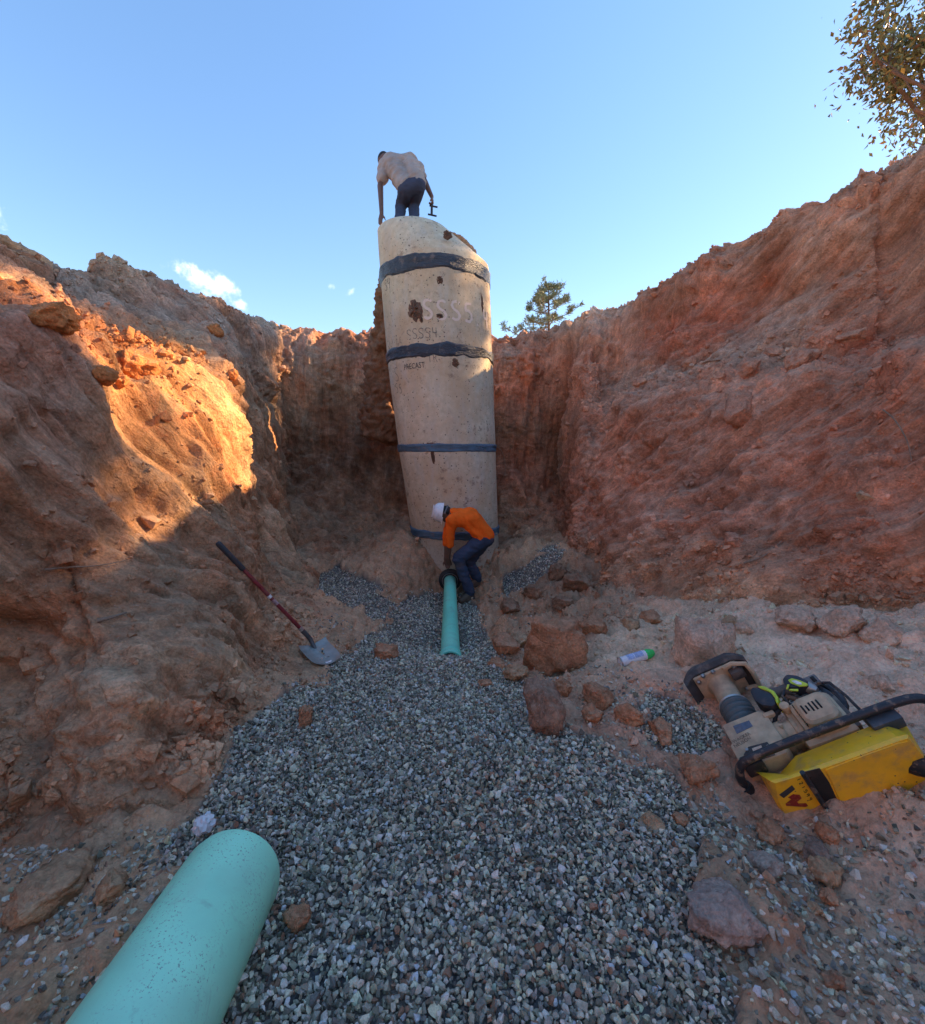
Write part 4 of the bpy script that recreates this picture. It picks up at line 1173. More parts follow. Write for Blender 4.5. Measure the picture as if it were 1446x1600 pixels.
# clods lodged in the walls
for k, (px, py, w, h) in enumerate([(205, 585, 62, 52), (150, 590, 40, 30), (180, 600, 34, 22), (60, 500, 70, 40), (330, 520, 26, 18), (360, 590, 22, 18), (1175, 585, 44, 34), (1210, 556, 26, 18), (1128, 592, 20, 14), (1262, 566, 56, 34), (1345, 528, 48, 22), (1080, 570, 26, 18), (1002, 603, 24, 16), (1165, 660, 40, 60), (1355, 780, 26, 22), (1150, 850, 30, 20)]):
    left_l = ['largest orange earth block in the hollow of the sunlit left bank', 'orange block wedged just under the largest block of the left bank', 'flat orange crumb shelf below the largest block of the left bank',
              'broad brown block jutting from the bench above the sunlit left bank', 'small brown lump on the shaded slope above the left bench', 'small orange lump at the corner of the sunlit left bank']
    right_l = {6: 'crumbly red block resting on the right wall ledge', 9: 'long crumbly block resting on the right wall ledge', 10: 'long crumbly block resting on the right wall ledge',
               13: 'upright dark red slab bulging from the right wall below its ledge', 14: 'whitish nub of stone in the lower right wall', 15: 'small red lump at the bottom of the right wall'}
    if px < 400: clod(px, py, w, h, ORG, left_l[k], 90 + k, 'blocks lodged in the left bank', sink=.5, on='wall')
    else: clod(px, py, w, h, RB if k != 14 else LGT, right_l.get(k, 'small crumbly red lump on the right wall ledge'), 90 + k, 'blocks lodged in the right wall', sink=.5, on='wall')

# ------------------------------------------------------------------ roots and sticks
WOOD = plain('dry_root', (.26, .18, .12), .85, var=.3, scale=60, bump=.5)
def root_stick(pix, r, label, on, lift=.012, group=None, name='root'):
    pts = []
    for px, py in pix:
        c, n = wall_hit(px, py) if on == 'wall' else (G_hit(px, py), np.array((0, 0, 1.)))
        if c is None: continue
        v = np.array(CAM) - c; v /= np.linalg.norm(v)
        pts.append(Vector(c + v * lift))
    if len(pts) < 2: return
    q = []
    for a_, b_ in zip(pts[:-1], pts[1:]):
        for s_ in range(4): q.append(a_.lerp(b_, s_ / 4))
    q.append(pts[-1])
    for _ in range(3): q = [q[0]] + [(q[k - 1] + q[k] * 2 + q[k + 1]) / 4 for k in range(1, len(q) - 1)] + [q[-1]]
    rs = [r * (1 - .65 * k / (len(q) - 1)) for k in range(len(q))]
    props(MB().tube(q, rs, 7).build(name, WOOD), label, 'root', group)
root_stick([(152, 970), (175, 965), (198, 957)], .013, 'thick broken root stub sticking out of the left bank', 'wall', .05)
root_stick([(70, 890), (110, 886), (150, 885), (195, 876)], .006, 'long thin root hanging across the left bank', 'wall', .03)
root_stick([(1163, 880), (1195, 870), (1222, 845)], .010, 'bent dry stick caught on the right wall', 'wall', .04)
root_stick([(1380, 640), (1400, 655), (1420, 690), (1425, 720)], .007, 'dark twisting root in the upper right wall', 'wall', .03)
root_stick([(773, 692), (786, 705), (792, 735), (784, 752)], .007, 'pale hanging root beside the manhole', 'wall', .12)
root_stick([(765, 905), (770, 918), (775, 930)], .008, 'short pale stick beside the crouching worker boots', 'floor', .03)
root_stick([(462, 1120), (468, 1100), (490, 1092)], .007, 'curved twig poking from gravel by the egg sized clod', 'floor', .02)
root_stick([(620, 1400), (640, 1385), (655, 1368)], .004, 'thin dark twig lying on the gravel', 'floor', .02)

# ------------------------------------------------------------------ people
def ball_chain(m, p1, r1, p2, r2):
    p1, p2 = np.array(p1, float), np.array(p2, float); L = np.linalg.norm(p2 - p1)
    n = max(2, int(math.ceil(L / (min(r1, r2) * .4))) + 1)
    v, f = ICO[2]
    for t in np.linspace(0, 1, n):
        r = r1 * (1 - t) + r2 * t
        m.append((v * r + p1 * (1 - t) + p2 * t, f))
def ellipsoid(m, c, rad, M=None):
    v = ICO[3][0] * np.array(rad)
    if M is not None: v = v @ np.array(M.to_3x3()).T
    m.append((v + np.array(c), ICO[3][1]))
def blob(name, prims, voxel, mat, parent, smooth=6, wrinkle=0, wdir=None, seed=0, wscale=14):
    """one continuous skin grown round a set of overlapping balls"""
    V, Fc, off = [], [], 0
    for v, f in prims: V.append(v); Fc.append(f + off); off += len(v)
    me = np_mesh(name + '_src', np.concatenate(V), np.concatenate(Fc))
    o = bpy.data.objects.new(name, me); COL.objects.link(o)
    md = o.modifiers.new('r', 'REMESH'); md.mode = 'VOXEL'; md.voxel_size = voxel; md.use_smooth_shade = True
    sm = o.modifiers.new('s', 'SMOOTH'); sm.iterations = smooth; sm.factor = .5
    bpy.context.view_layer.update()
    out = bpy.data.meshes.new_from_object(o.evaluated_get(bpy.context.evaluated_depsgraph_get()))
    bpy.data.objects.remove(o); bpy.data.meshes.remove(me)
    if wrinkle:
        n = len(out.vertices); co = np.empty(n * 3, np.float32); out.vertices.foreach_get('co', co); co = co.reshape(-1, 3).astype(float)
        no = np.empty(n * 3, np.float32); out.vertices.foreach_get('normal', no); no = no.reshape(-1, 3)
        w = np.array(wdir or (0, 0, 1), float); w /= np.linalg.norm(w)
        al = co @ w; q = (co - al[:, None] * w) * wscale * .35 + (al * wscale)[:, None] * w
        d = wrinkle * (ridged(q, 3, seed) - .45) * 1.6
        co = co + no * d[:, None]; out.vertices.foreach_set('co', co.astype(np.float32).ravel()); out.update()
    out.name = name
    return link(name, out, mat, parent, smooth=True)
SKIN = plain('skin', (.145, .075, .050), .55, var=.12, scale=30, bump=.1, spec=.4)
def cloth(name, col, col2=None, sc=5):
    t = NT(name); n1, n2 = t.noise(sc, 6, .6), t.noise(220, 3, .6)
    c = t.scale(col, t.math('MULTIPLY', t.rng(n1, .3, .7, .8, 1.18), t.rng(n2, .3, .7, .9, 1.1)))
    if col2: c = t.mix(t.rng(t.noise(3.5, 6, .6), .5, .7, 0, .6), c, col2)
    return t.done(c, .9, t.bump(t.math('ADD', t.noise(26, 5, .6), t.math('MULTIPLY', n2, .2)), .5, .012), spec=.15)
HIVIS = cloth('orange_shirt', (1.0, .155, .016)); JEANS = cloth('blue_jeans', (.050, .068, .110), (.14, .12, .10)); TEE = cloth('grey_tee', (.36, .32, .30), (.34, .26, .21))
JEANS2 = cloth('dark_jeans', (.050, .062, .100)); LEATH = plain('work_boot', (.13, .085, .055), .8, var=.3, dirt=.5); BLK = plain('black_knit', (.020, .020, .024), .9, bump=.5)
HAIR = plain('black_hair', (.012, .010, .009), .6, bump=.8, scale=120)

def hand(m, wrist, tips_dir, palm_n, spread=.018, L=.085, curl=.3, side=1):
    """palm and five fingers; palm_n is the direction the palm faces"""
    d = Vector(tips_dir).normalized(); n = Vector(palm_n); n = (n - d * n.dot(d)).normalized(); s = d.cross(n)
    w = Vector(wrist); kn = w + d * .085
    for k in (-1.5, -.5, .5, 1.5): ball_chain(m, w + s * k * .011, .017, kn + s * k * spread, .0125)
    for k, fl in zip((-1.5, -.5, .5, 1.5), (.80, 1.0, .96, .84)):
        a = kn + s * k * spread; b = a + (d * math.cos(curl) + n * math.sin(curl)) * L * .48 * fl
        c = b + (d * math.cos(curl * 2.3) + n * math.sin(curl * 2.3)) * L * .45 * fl
        ball_chain(m, a, .0105, b, .0095); ball_chain(m, b, .0095, c, .008)
    t0 = w + d * .03 + s * side * .022; t1 = t0 + (d * .6 + s * side * .7 + n * .35).normalized() * .042; t2 = t1 + (d * .85 + s * side * .15 + n * .5).normalized() * .034
    ball_chain(m, t0, .0145, t1, .0115); ball_chain(m, t1, .0115, t2, .009)

def build_worker():
    J = lambda px, py, d: P(px, py, d)
    neck, headc = J(704, 802, 6.18), J(693.5, 802, 6.17)
    shL, shR = J(707, 812, 6.02), J(706, 808, 6.36)
    el, er, wl_, wr_ = J(703.5, 839, 6.06), J(699, 838, 6.33), J(701, 874, 6.13), J(697, 873, 6.28)
    midn, midf = J(735, 811, 6.10), J(735, 809, 6.28)
    pvn, pvf = J(757, 838, 6.12), J(757, 838, 6.27)
    kL, kR = J(716, 873, 6.04), J(733, 877, 6.33)
    aL, aR = J(735, 912, 6.08), J(746, 906, 6.36)
    tL, tR = J(721, 924, 6.02), J(734, 916, 6.30)
    for q, t_ in ((aL, tL), (aR, tR)):
        g = floor_z(t_[0], t_[1]) + .045; t_[2] = g; q[2] = g + .075
    root = empty('person', (float(aL[0]), float(aL[1]), float(aL[2]) - .12))
    props(root, 'worker in orange long sleeved shirt and white hard hat bending over the slim pipe', 'person')
    m = []
    ha = (Vector(headc) - Vector(neck)).normalized()                     # crown of the head points left
    hx = Vector((-.93, -.05, .16)).normalized(); face = Vector((-.25, 0, -1)); face = (face - hx * face.dot(hx)).normalized()
    Mh = Matrix((hx.cross(face), face, hx)).transposed().to_4x4()
    hp = lambda x, y, z: np.array(Vector(headc) + Mh.to_3x3() @ Vector((x, y, z)))
    ellipsoid(m, headc, (.076, .095, .105), Mh); ellipsoid(m, hp(0, .028, -.055), (.055, .062, .058), Mh)
    ball_chain(m, hp(0, .090, -.005), .012, hp(0, .104, -.032), .016)       # nose
    for s in (-1, 1):
        ball_chain(m, hp(s * .078, -.005, .005), .014, hp(s * .080, -.008, -.022), .012)     # ears
        ball_chain(m, hp(s * .018, .082, -.062), .009, hp(0, .087, -.062), .010)           # mouth
        ball_chain(m, hp(s * .032, .082, .004), .012, hp(s * .034, .080, .004), .012)
    ball_chain(m, hp(0, -.01, -.05), .058, neck, .062)
    for a, b, c, sh_ in ((shL, el, wl_, 1), (shR, er, wr_, -1)):
        ball_chain(m, a, .052, b, .042); ball_chain(m, b, .042, c, .027)
    hand(m, wl_, J(704, 889, 6.20) - wl_, (.1, 1, 0), curl=.5, side=-1); hand(m, wr_, J(701, 889, 6.26) - wr_, (.1, -1, 0), curl=.5, side=1)
    ball_chain(m, neck, .075, midn, .10); ball_chain(m, neck, .075, midf, .10); ball_chain(m, midn, .10, pvn, .10); ball_chain(m, midf, .10, pvf, .10)
    ball_chain(m, shL, .055, shR, .055)
    for h_, k_, a_ in ((pvn, kL, aL), (pvf, kR, aR)): ball_chain(m, h_, .085, k_, .056); ball_chain(m, k_, .052, a_, .036)
    blob('body', m, .0085, SKIN, root, 4)
    m = []
    ball_chain(m, neck + np.array((.02, 0, -.005)), .078, midn, .138); ball_chain(m, neck + np.array((.02, 0, -.005)), .078, midf, .138)
    ball_chain(m, midn, .138, pvn + np.array((.0, 0, .01)), .130); ball_chain(m, midf, .138, pvf + np.array((0, 0, .01)), .130)
    ball_chain(m, shL, .080, midn, .12); ball_chain(m, shR, .080, midf, .12)
    for a, b, c in ((shL, el, wl_), (shR, er, wr_)):
        ball_chain(m, a, .078, b, .062); ball_chain(m, b, .062, b + (c - b) * .32, .054)
    blob('shirt', m, .011, HIVIS, root, 8, .026, (.7, 0, .5), 5, 9)
    m = []
    ball_chain(m, pvn + np.array((.01, 0, -.02)), .128, pvf + np.array((.01, 0, -.02)), .128)
    for h_, k_, a_ in ((pvn, kL, aL), (pvf, kR, aR)):
        ball_chain(m, h_ + np.array((0, 0, -.03)), .118, k_, .083); ball_chain(m, k_, .080, a_ + np.array((0, 0, .02)), .066)
    blob('trousers', m, .011, JEANS, root, 6, .020, (.2, 0, 1), 7, 11)
    for a_, t_ in ((aL, tL), (aR, tR)):
        m = []; heel = a_ + (a_ - t_) * .22; heel[2] = t_[2]
        ball_chain(m, a_, .052, heel, .048); ball_chain(m, heel, .046, t_, .044); ball_chain(m, a_ + (t_ - a_) * .3, .05, t_, .045)
        blob('boot', m, .012, LEATH, root, 4)
    # hard hat: shell, brim and strap
    HM = Mh.copy(); HM.translation = Vector(headc) + hx * .022 - face * .008
    prof = [(0, .128), (.03, .126), (.06, .117), (.088, .10), (.106, .072), (.114, .035), (.118, .0), (.121, -.006), (.117, -.006), (.110, .0), (.08, .095), (0, .12)]
    bm_ = MB(); bm_.lathe(prof, HM @ Matrix.Diagonal((.92, 1.12, 1.0, 1)), 36)
    hat = bm_.build('hard_hat', plain('hat_white', (.78, .79, .80), .3, var=.05, dirt=.25, dscale=12), root, angle=50)
    pk = MB(); v, f = [], []
    for j, (ra, zo) in enumerate(((.112, .0), (.150, -.014), (.150, -.019), (.112, -.006))):
        for k in range(17):
            t = k / 16; a = R(20 + 140 * t); e = math.sin(math.pi * t)
            v.append(HM @ Vector((ra * .92 * math.cos(a), (.112 + (ra - .112) * e) * 1.12 * math.sin(a), zo)))
    for j in range(4):
        for k in range(16): f.append((j * 17 + k, j * 17 + k + 1, ((j + 1) % 4) * 17 + k + 1, ((j + 1) % 4) * 17 + k))
    pk.add(v, f).build('peak', hat.data.materials[0], hat)
    rg = MB(); rg.box((0, .0, .126), (.03, .17, .012), HM, .005); rg.build('ridge', hat.data.materials[0], hat)
    m = []; ellipsoid(m, hp(0, -.035, -.02), (.084, .075, .085), Mh); blob('hair', m, .011, HAIR, root, 2)
    st_ = MB(); st_.tube([hp(.085 * math.cos(q), -.115 * math.sin(q) + .0, -.005 - .03 * math.sin(q)) for q in np.linspace(.1, 3.04, 18)], .010, 8); st_.build('hat_strap', plain('strap_grey', (.16, .155, .16), .6), root)
build_worker()

def build_top_man():
    J = P
    pvL, pvR = J(635, 292, 7.18), J(652, 287, 7.18)
    ubL, ubR = J(612, 256, 7.42), J(640, 256, 7.44)
    shL, shR = J(602, 259, 7.42), J(653, 262, 7.42)
    elL, wrL, elR, wrR = J(594.5, 290, 7.36), J(596.5, 334, 7.10), J(664.5, 285, 7.36), J(675, 307, 7.30)
    headc, neck = J(600, 250.5, 7.66), J(610, 254, 7.52)
    kL, kR, aL, aR = J(627, 322, 7.40), J(646.5, 320, 7.40), J(624, 351, 7.14), J(648, 349, 7.18)
    for q in (aL, aR): q[2] = ZT + .085
    root = empty('person', (float(aL[0]), float(aL[1]), ZT)); props(root, 'man in pale grey tee and dark jeans stooping on top of the manhole', 'person')
    m = []
    hx = Vector((-.35, .75, .42)).normalized(); face = Vector((-.25, .45, -.9)); face = (face - hx * face.dot(hx)).normalized()
    Mh = Matrix((hx.cross(face), face, hx)).transposed().to_4x4(); hp = lambda x, y, z: np.array(Vector(headc) + Mh.to_3x3() @ Vector((x, y, z)))
    ellipsoid(m, headc, (.078, .098, .112), Mh); ellipsoid(m, hp(0, .03, -.055), (.055, .062, .058), Mh); ball_chain(m, hp(0, .090, -.005), .012, hp(0, .104, -.032), .016)
    for s in (-1, 1): ball_chain(m, hp(s * .078, -.005, .005), .014, hp(s * .080, -.008, -.022), .012)
    ball_chain(m, hp(0, -.01, -.05), .06, neck, .065)
    for a, b, c in ((shL, elL, wrL), (shR, elR, wrR)): ball_chain(m, a, .052, b, .045); ball_chain(m, b, .046, c, .030)
    hand(m, wrL, J(592, 357, 7.02) - wrL, (.3, .9, 0), curl=.16, side=1, L=.09)
    hand(m, wrR, J(677, 318, 7.30) - wrR, (-1, .1, 0), curl=1.05, side=-1, L=.085)
    for a, b in ((ubL, pvL), (ubR, pvR)): ball_chain(m, a, .105, b, .10); ball_chain(m, neck, .07, a, .10)
    for h_, k_, a_ in ((pvL, kL, aL), (pvR, kR, aR)): ball_chain(m, h_, .082, k_, .058); ball_chain(m, k_, .055, a_, .036)
    blob('body', m, .0085, SKIN, root, 4)
    m = []
    for a, b in ((ubL, pvL), (ubR, pvR)): ball_chain(m, a, .140, a * .35 + b * .65, .130); ball_chain(m, a * .35 + b * .65, .130, b * .93 + a * .07, .128)
    ball_chain(m, ubL, .140, ubR, .140); ball_chain(m, shL, .092, ubL, .12); ball_chain(m, shR, .085, ubR, .12); ball_chain(m, neck, .08, ubL, .12)
    ball_chain(m, shL, .092, shL * .35 + elL * .65, .078); ball_chain(m, shR, .080, shR * .45 + elR * .55, .062)
    blob('tee_shirt', m, .011, TEE, root, 6, .032, (-.5, .3, .8), 15, 8)
    m = []
    ball_chain(m, pvL + np.array((0, 0, -.03)), .125, pvR + np.array((0, 0, -.03)), .125)
    for h_, k_, a_ in ((pvL, kL, aL), (pvR, kR, aR)): ball_chain(m, h_ + np.array((0, 0, -.04)), .118, k_, .088); ball_chain(m, k_, .086, a_ + np.array((0, 0, .03)), .070)
    blob('trousers', m, .011, JEANS2, root, 6, .013, (.1, 0, 1), 17, 12)
    for a_ in (aL, aR):
        m = []; t_ = a_ + np.array((-.02, .16, -.04)); ball_chain(m, a_, .05, a_ + np.array((0, -.05, -.04)), .045); ball_chain(m, a_ + np.array((0, -.05, -.04)), .045, t_, .042)
        blob('boot', m, .012, LEATH, root, 4)
    m = []; ellipsoid(m, hp(0, -.012, .030), (.088, .107, .100), Mh); blob('knit_cap', m, .011, BLK, root, 3)
    tl = empty('hand_tool', tuple(J(675.5, 336, 7.3)[:3])); props(tl, 'small black metal tool with two crossbars held in a hand over the manhole', 'hand tool')
    dk = plain('tool_black', (.035, .035, .038), .5, metal=.4, dirt=.3)
    MB().tube([J(676.5, 312, 7.3), J(675, 322, 7.3), J(674.8, 336, 7.3)], [.014, .018, .018], 10).build('stem', dk, tl)
    MB().tube([J(671.5, 321, 7.3), J(684, 323.5, 7.3)], .013, 8).build('crossbar', dk, tl); MB().tube([J(669, 334.5, 7.3), J(682.5, 337.5, 7.3)], .013, 8).build('crossbar', dk, tl)
build_top_man()

# ------------------------------------------------------------------ soil left standing behind the manhole and on its cone
def soil_lump(name, pts, label, cat, seed, voxel=.03, amp=.09, col=RB2, group=None):
    m = []
    for (c1, r1), (c2, r2) in zip(pts[:-1], pts[1:]): ball_chain(m, c1, r1, c2, r2)
    o = blob(name, m, voxel, SOIL, None, 2)
    n = len(o.data.vertices); co = np.empty(n * 3, np.float32); o.data.vertices.foreach_get('co', co); co = co.reshape(-1, 3).astype(float)
    no = np.empty(n * 3, np.float32); o.data.vertices.foreach_get('normal', no); no = no.reshape(-1, 3)
    w, wb = worley(co * 6, seed)
    co += no * (amp * (fbm(co * 4, 4, seed, gain=.6) + .6 * np.clip(wb - w, 0, .5)))[:, None]
    o.data.vertices.foreach_set('co', co.astype(np.float32).ravel()); o.data.update()
    vcol(o.data, np.array(col) * np.ones((n, 1)))
    props(o, label, cat, group)
soil_lump('soil_pillar', [(P(608, 425, 7.8), .09), (P(604, 450, 7.85), .14), (P(605, 500, 7.95), .21), (P(603, 570, 8.2), .30), (P(602, 660, 8.4), .40)], 'tall crumbling pillar of soil standing behind the manhole', 'soil pillar', 5, .025, .15, DRK)
soil_lump('soil_heap', [(P(703, 366, 7.5), .035), (P(714, 375, 7.55), .06), (P(726, 382, 7.6), .075), (P(738, 396, 7.6), .06)], 'loose soil heaped on the sloping shoulder of the manhole cone', 'soil heap', 6, .018, .06, BRN)

# ------------------------------------------------------------------ tamping rammer lying on its side
RS = .93
RO = np.array((1.54444442, 2.62936735, -1.37393668)) * RS + CAM
RA, RBx, RCx = Vector((-.08508807, -.96937495, -.23037409)), Vector((.81481305, -.20076814, .5438491)), Vector((-.57344548, -.14143674, .80694234))
RM = Matrix((RBx * RS, RCx * RS, RA * RS)).transposed().to_4x4(); RM.translation = Vector(RO)   # local X rear, Y up-side, Z from shoe to tank
RMI = RM.inverted()
def face_pt(px, py, axis, val):
    """photo pixel on the machine's local plane axis=val"""
    o = RMI @ Vector(CAM); d = (RMI @ (Vector(CAM) + pix_dir(px, py))) - o
    q = o + d * ((val - o[axis]) / d[axis])
    return q
ram = empty('tamping_rammer', tuple(RM @ Vector((.1, -.14, .4))))
props(ram, 'yellow and tan petrol tamping rammer lying on its side half sunk in dirt', 'tamping rammer')
DUST = (.36, .27, .20)
YEL = plain('yellow_plastic', (.95, .53, .020), .38, var=.1, scale=12, dirt=.7, dirt_col=(.50, .29, .12), dscale=11, dlo=.46, dhi=.70)
TANM = plain('dusty_cast_metal', (.54, .39, .245), .8, var=.2, scale=22, dirt=.5, dirt_col=(.30, .20, .145), bump=.4, spec=.25)
BLKM = plain('black_tube_paint', (.022, .023, .028), .42, var=.25, scale=25, dirt=.75, dirt_col=(.26, .18, .12), dscale=26, dlo=.52, dhi=.64)
BELL = plain('grey_bellows', (.105, .125, .125), .7, var=.2, dirt=.4, dirt_col=(.24, .19, .15))
SHOE = plain('shoe_plastic', (.055, .050, .047), .75, var=.3, dirt=.7, dirt_col=(.20, .15, .12), dscale=9)
DARK = plain('dark_void', (.012, .012, .013), .8)
def L3(x, y, z): return RM @ Vector((x, y, z))
def rbox(name, lo, hi, mat, parent=ram, bev=.012):
    c = [(a + b) / 2 for a, b in zip(lo, hi)]; s = [b - a for a, b in zip(lo, hi)]
    return MB().box(c, s, RM, bev).build(name, mat, parent)
# shoe: thick plate curled up at both ends
m = MB(); v, f = [], []; nxs = 15; prof = [(-.135, -.012), (-.14, .02), (-.125, .045), (.125, .045), (.14, .02), (.135, -.012), (.11, -.03), (-.11, -.03)]
for i in range(nxs):
    x = -.175 + .365 * i / (nxs - 1); e = max(0, (abs(x - .0075) - .10) / .082); zc = .055 * e ** 1.6; wsc = 1 - .10 * e ** 2
    for y, z in prof: v.append(L3(x, y * wsc, z * (1 - .25 * e) + zc - .03))
for i in range(nxs - 1):
    for k in range(8): f.append((i * 8 + k, i * 8 + (k + 1) % 8, (i + 1) * 8 + (k + 1) % 8, (i + 1) * 8 + k))
f += [tuple(reversed(range(8))), tuple((nxs - 1) * 8 + k for k in range(8))]
shoe = MB().add(v, f).build('shoe', SHOE, ram, angle=35)
rbox('shoe_plate', (-.12, -.115, .016), (.135, .115, .034), TANM, bev=.006)
for x, y in ((-.10, -.09), (-.10, .09), (.115, -.09), (.115, .09), (0.0, .118), (-.06, .12)):
    MB().lathe([(.014, 0), (.014, .012), (.009, .018), (0, .018)], RM @ Matrix.Translation((x, y, .034)), 6).build('bolt', STEEL, ram, angle=20)
MB().tube([L3(.06, .115, .04), L3(.11, .125, .045), L3(.175, .11, .07), L3(.185, .05, .09), L3(.18, -.05, .09), L3(.12, -.06, .07)], .013, 8).build('lifting_loop', TANM, ram)
rbox('foot_bracket', (.075, .03, .034), (.15, .09, .08), SHOE, bev=.008)
MB().lathe([(.082, .03), (.074, .05), (.066, .07), (.064, .20)], RM, 32).build('leg_tube', TANM, ram)
pf = [(.064, .195)]
for k in range(5):
    z = .205 + k * .036; pf += [(.069, z), (.083, z + .009), (.085, z + .018), (.082, z + .027), (.069, z + .036)]
pf += [(.066, .39)]
MB().lathe(pf, RM, 36).build('bellows', BELL, ram, angle=80)
MB().lathe([(.07, .192), (.078, .192), (.078, .204), (.07, .204)], RM, 36, closed=True).build('hose_clamp', plain('clamp_bright', (.55, .55, .52), .4, metal=.7), ram)
# crankcase
cc = MB().prism([(-.105, .375), (.085, .375), (.112, .40), (.112, .60), (.09, .635), (-.105, .635), (-.118, .60), (-.118, .50), (-.105, .49)], -.10, .105, RM @ Matrix(((1, 0, 0, 0), (0, 0, 1, 0), (0, 1, 0, 0), (0, 0, 0, 1))), .008).build('crankcase', TANM, ram)
def decal(name, pix, axis, val, mat, parent, th=.002, bev=0):
    """flat piece laid on a local plane, outline taken from the photo"""
    q = [face_pt(px, py, axis, val) for px, py in pix]
    up = Vector([1 if i == axis else 0 for i in range(3)])
    n = len(q); v = [RM @ p_ for p_ in q] + [RM @ (p_ + up * th) for p_ in q]
    f = [tuple(range(n)), tuple(range(n, 2 * n))] + [(k, (k + 1) % n, n + (k + 1) % n, n + k) for k in range(n)]
    return MB().add(v, f).build(name, mat, parent, smooth=False)
decal('name_plate', [(1146, 1135), (1171, 1126), (1177, 1135), (1152, 1147)], 1, .105, plain('plate_blue', (.09, .11, .15), .5, var=.4, scale=80, dirt=.4), cc)
decal('cover_plate', [(1163, 1180), (1170, 1168), (1200, 1160), (1208, 1172), (1212, 1180), (1168, 1195)], 1, .105, SHOE, cc, .004)
decal('sticker', [(1175.5, 1170), (1190, 1165), (1196, 1178), (1182, 1184)], 1, .110, plain('orange_sticker', (.66, .44, .30), .5, var=.25, scale=90), cc)
for px, py in ((1168, 1172), (1201, 1167), (1166, 1184)):
    q = face_pt(px, py, 1, .109); MB().lathe([(.008, 0), (.008, .006), (0, .008)], RM @ Matrix.Translation(q) @ Matrix.Rotation(R(-90), 4, 'X'), 6).build('bolt', STEEL, ram, angle=20)
def raised(txt, px, py, size, axis_x, mat, parent, val=.106):
    """lettering on the up-side face of the crankcase"""
    o = face_pt(px, py, 1, val); e = face_pt(px + 10, py - 5.2, 1, val); d = (e - o).normalized(); n = Vector((0, 1, 0)); u = n.cross(d) * -1
    if (RM.to_3x3() @ u).dot(RA) > 0: u = -u
    v2, f2 = font_mesh(txt, size, .85)
    me = bpy.data.meshes.new('t'); me.from_pydata([RM @ (o + d * x + u * y + n * .0015) for x, y in v2], [], f2); me.update()
    return link('cast_lettering', me, mat, parent)
LETT = worn_mat('cast_letter_shadow', (.10, .075, .055), .58, 60)
raised('WACKER', 1147, 1162, .027, 0, LETT, cc); raised('NEUSON', 1149, 1169, .027, 0, LETT, cc)
# drive housing and engine
RX = Matrix.Rotation(R(90), 4, 'Y')
MB().lathe([(.07, .10), (.078, .115), (.078, .135), (.066, .145), (.066, .18), (.074, .185), (.074, .20), (.06, .205)], RM @ Matrix.Translation((0, .02, .50)) @ RX, 28).build('drive_housing', TANM, ram, angle=30)
for k in range(5):
    a = R(-20 + 55 * k); MB().lathe([(.010, 0), (.010, .016), (0, .018)], RM @ Matrix.Translation((.13, .02 + .086 * math.sin(a), .50 + .086 * math.cos(a))) @ RX, 6).build('bolt', TANM, ram, angle=20)
rbox('engine_block', (.20, -.11, .41), (.43, .085, .62), plain('engine_dark', (.11, .085, .07), .7, dirt=.6, dirt_col=DUST), bev=.02)
rbox('mounting_flange', (.185, .02, .40), (.41, .088, .635), TANM, bev=.015)
ec = MB()
for (ins, y0) in ((0, .085), (.004, .115), (.020, .150), (.042, .163)):
    pass
def roundrect(x0, x1, z0, z1, r, n=6):
    o = []
    for cx_, cz_, a0 in ((x1 - r, z1 - r, 0), (x0 + r, z1 - r, 90), (x0 + r, z0 + r, 180), (x1 - r, z0 + r, 270)):
        for k in range(n + 1): a = R(a0 + 90 * k / n); o.append((cx_ + r * math.cos(a), cz_ + r * math.sin(a)))
    return o
v, f = [], []; ringsN = [(0, .085), (.002, .118), (.016, .124), (.022, .150), (.034, .162), (.05, .165)]
for ins, y in ringsN:
    for x, z in roundrect(.215 + ins, .405 - ins, .415 + ins, .615 - ins, .045 - ins * .4): v.append(L3(x, y, z))
n = len(v) // len(ringsN)
for i in range(len(ringsN) - 1):
    for k in range(n): f.append((i * n + k, i * n + (k + 1) % n, (i + 1) * n + (k + 1) % n, (i + 1) * n + k))
f.append(tuple((len(ringsN) - 1) * n + k for k in range(n)))
cover = MB().add(v, f).build('engine_cover', TANM, ram, angle=30)
for k in range(5): MB().box((.262 + k * .0175, .1655, .515), (.008, .003, .05 if k != 1 else .032), RM).build('vent_slot', DARK, cover)
for k in range(9): MB().box((.2375, .138, .455 + k * .0145), (.004, .018, .007), RM @ Matrix.Translation((-.002, 0, 0))).build('vent_slot', DARK, cover)
# starter housing with its slotted black guard, air box and bracket
slab_pts = [(1262, 1090), (1285, 1080), (1306, 1092), (1318, 1112), (1312, 1126), (1290, 1118)]
def yplane(px, py, y): return RM @ face_pt(px, py, 1, y)
MB().prism([(a.x, a.z) for a in [face_pt(px, py, 1, .03) for px, py in slab_pts]], -.06, .085, RM @ Matrix(((1, 0, 0, 0), (0, 0, 1, 0), (0, 1, 0, 0), (0, 0, 0, 1))), .012).build('starter_housing', BLKM, ram)
gp = [(1272, 1078), (1280, 1071), (1291, 1071), (1303, 1079), (1314, 1091), (1321, 1104), (1322, 1111)]
MB().tube([yplane(px, py, .06) for px, py in gp], [.012, .018, .019, .019, .018, .016, .010], 8).build('starter_guard', BLKM, ram)
for (x0, y0), (x1, y1) in (((1304, 1081), (1297, 1089)), ((1310, 1088), (1303, 1095)), ((1315, 1095), (1308, 1102)), ((1319, 1103), (1312, 1109))):
    MB().tube([yplane(x0, y0, .06), yplane(x1, y1, .07)], .006, 6).build('guard_bar', BLKM, ram)
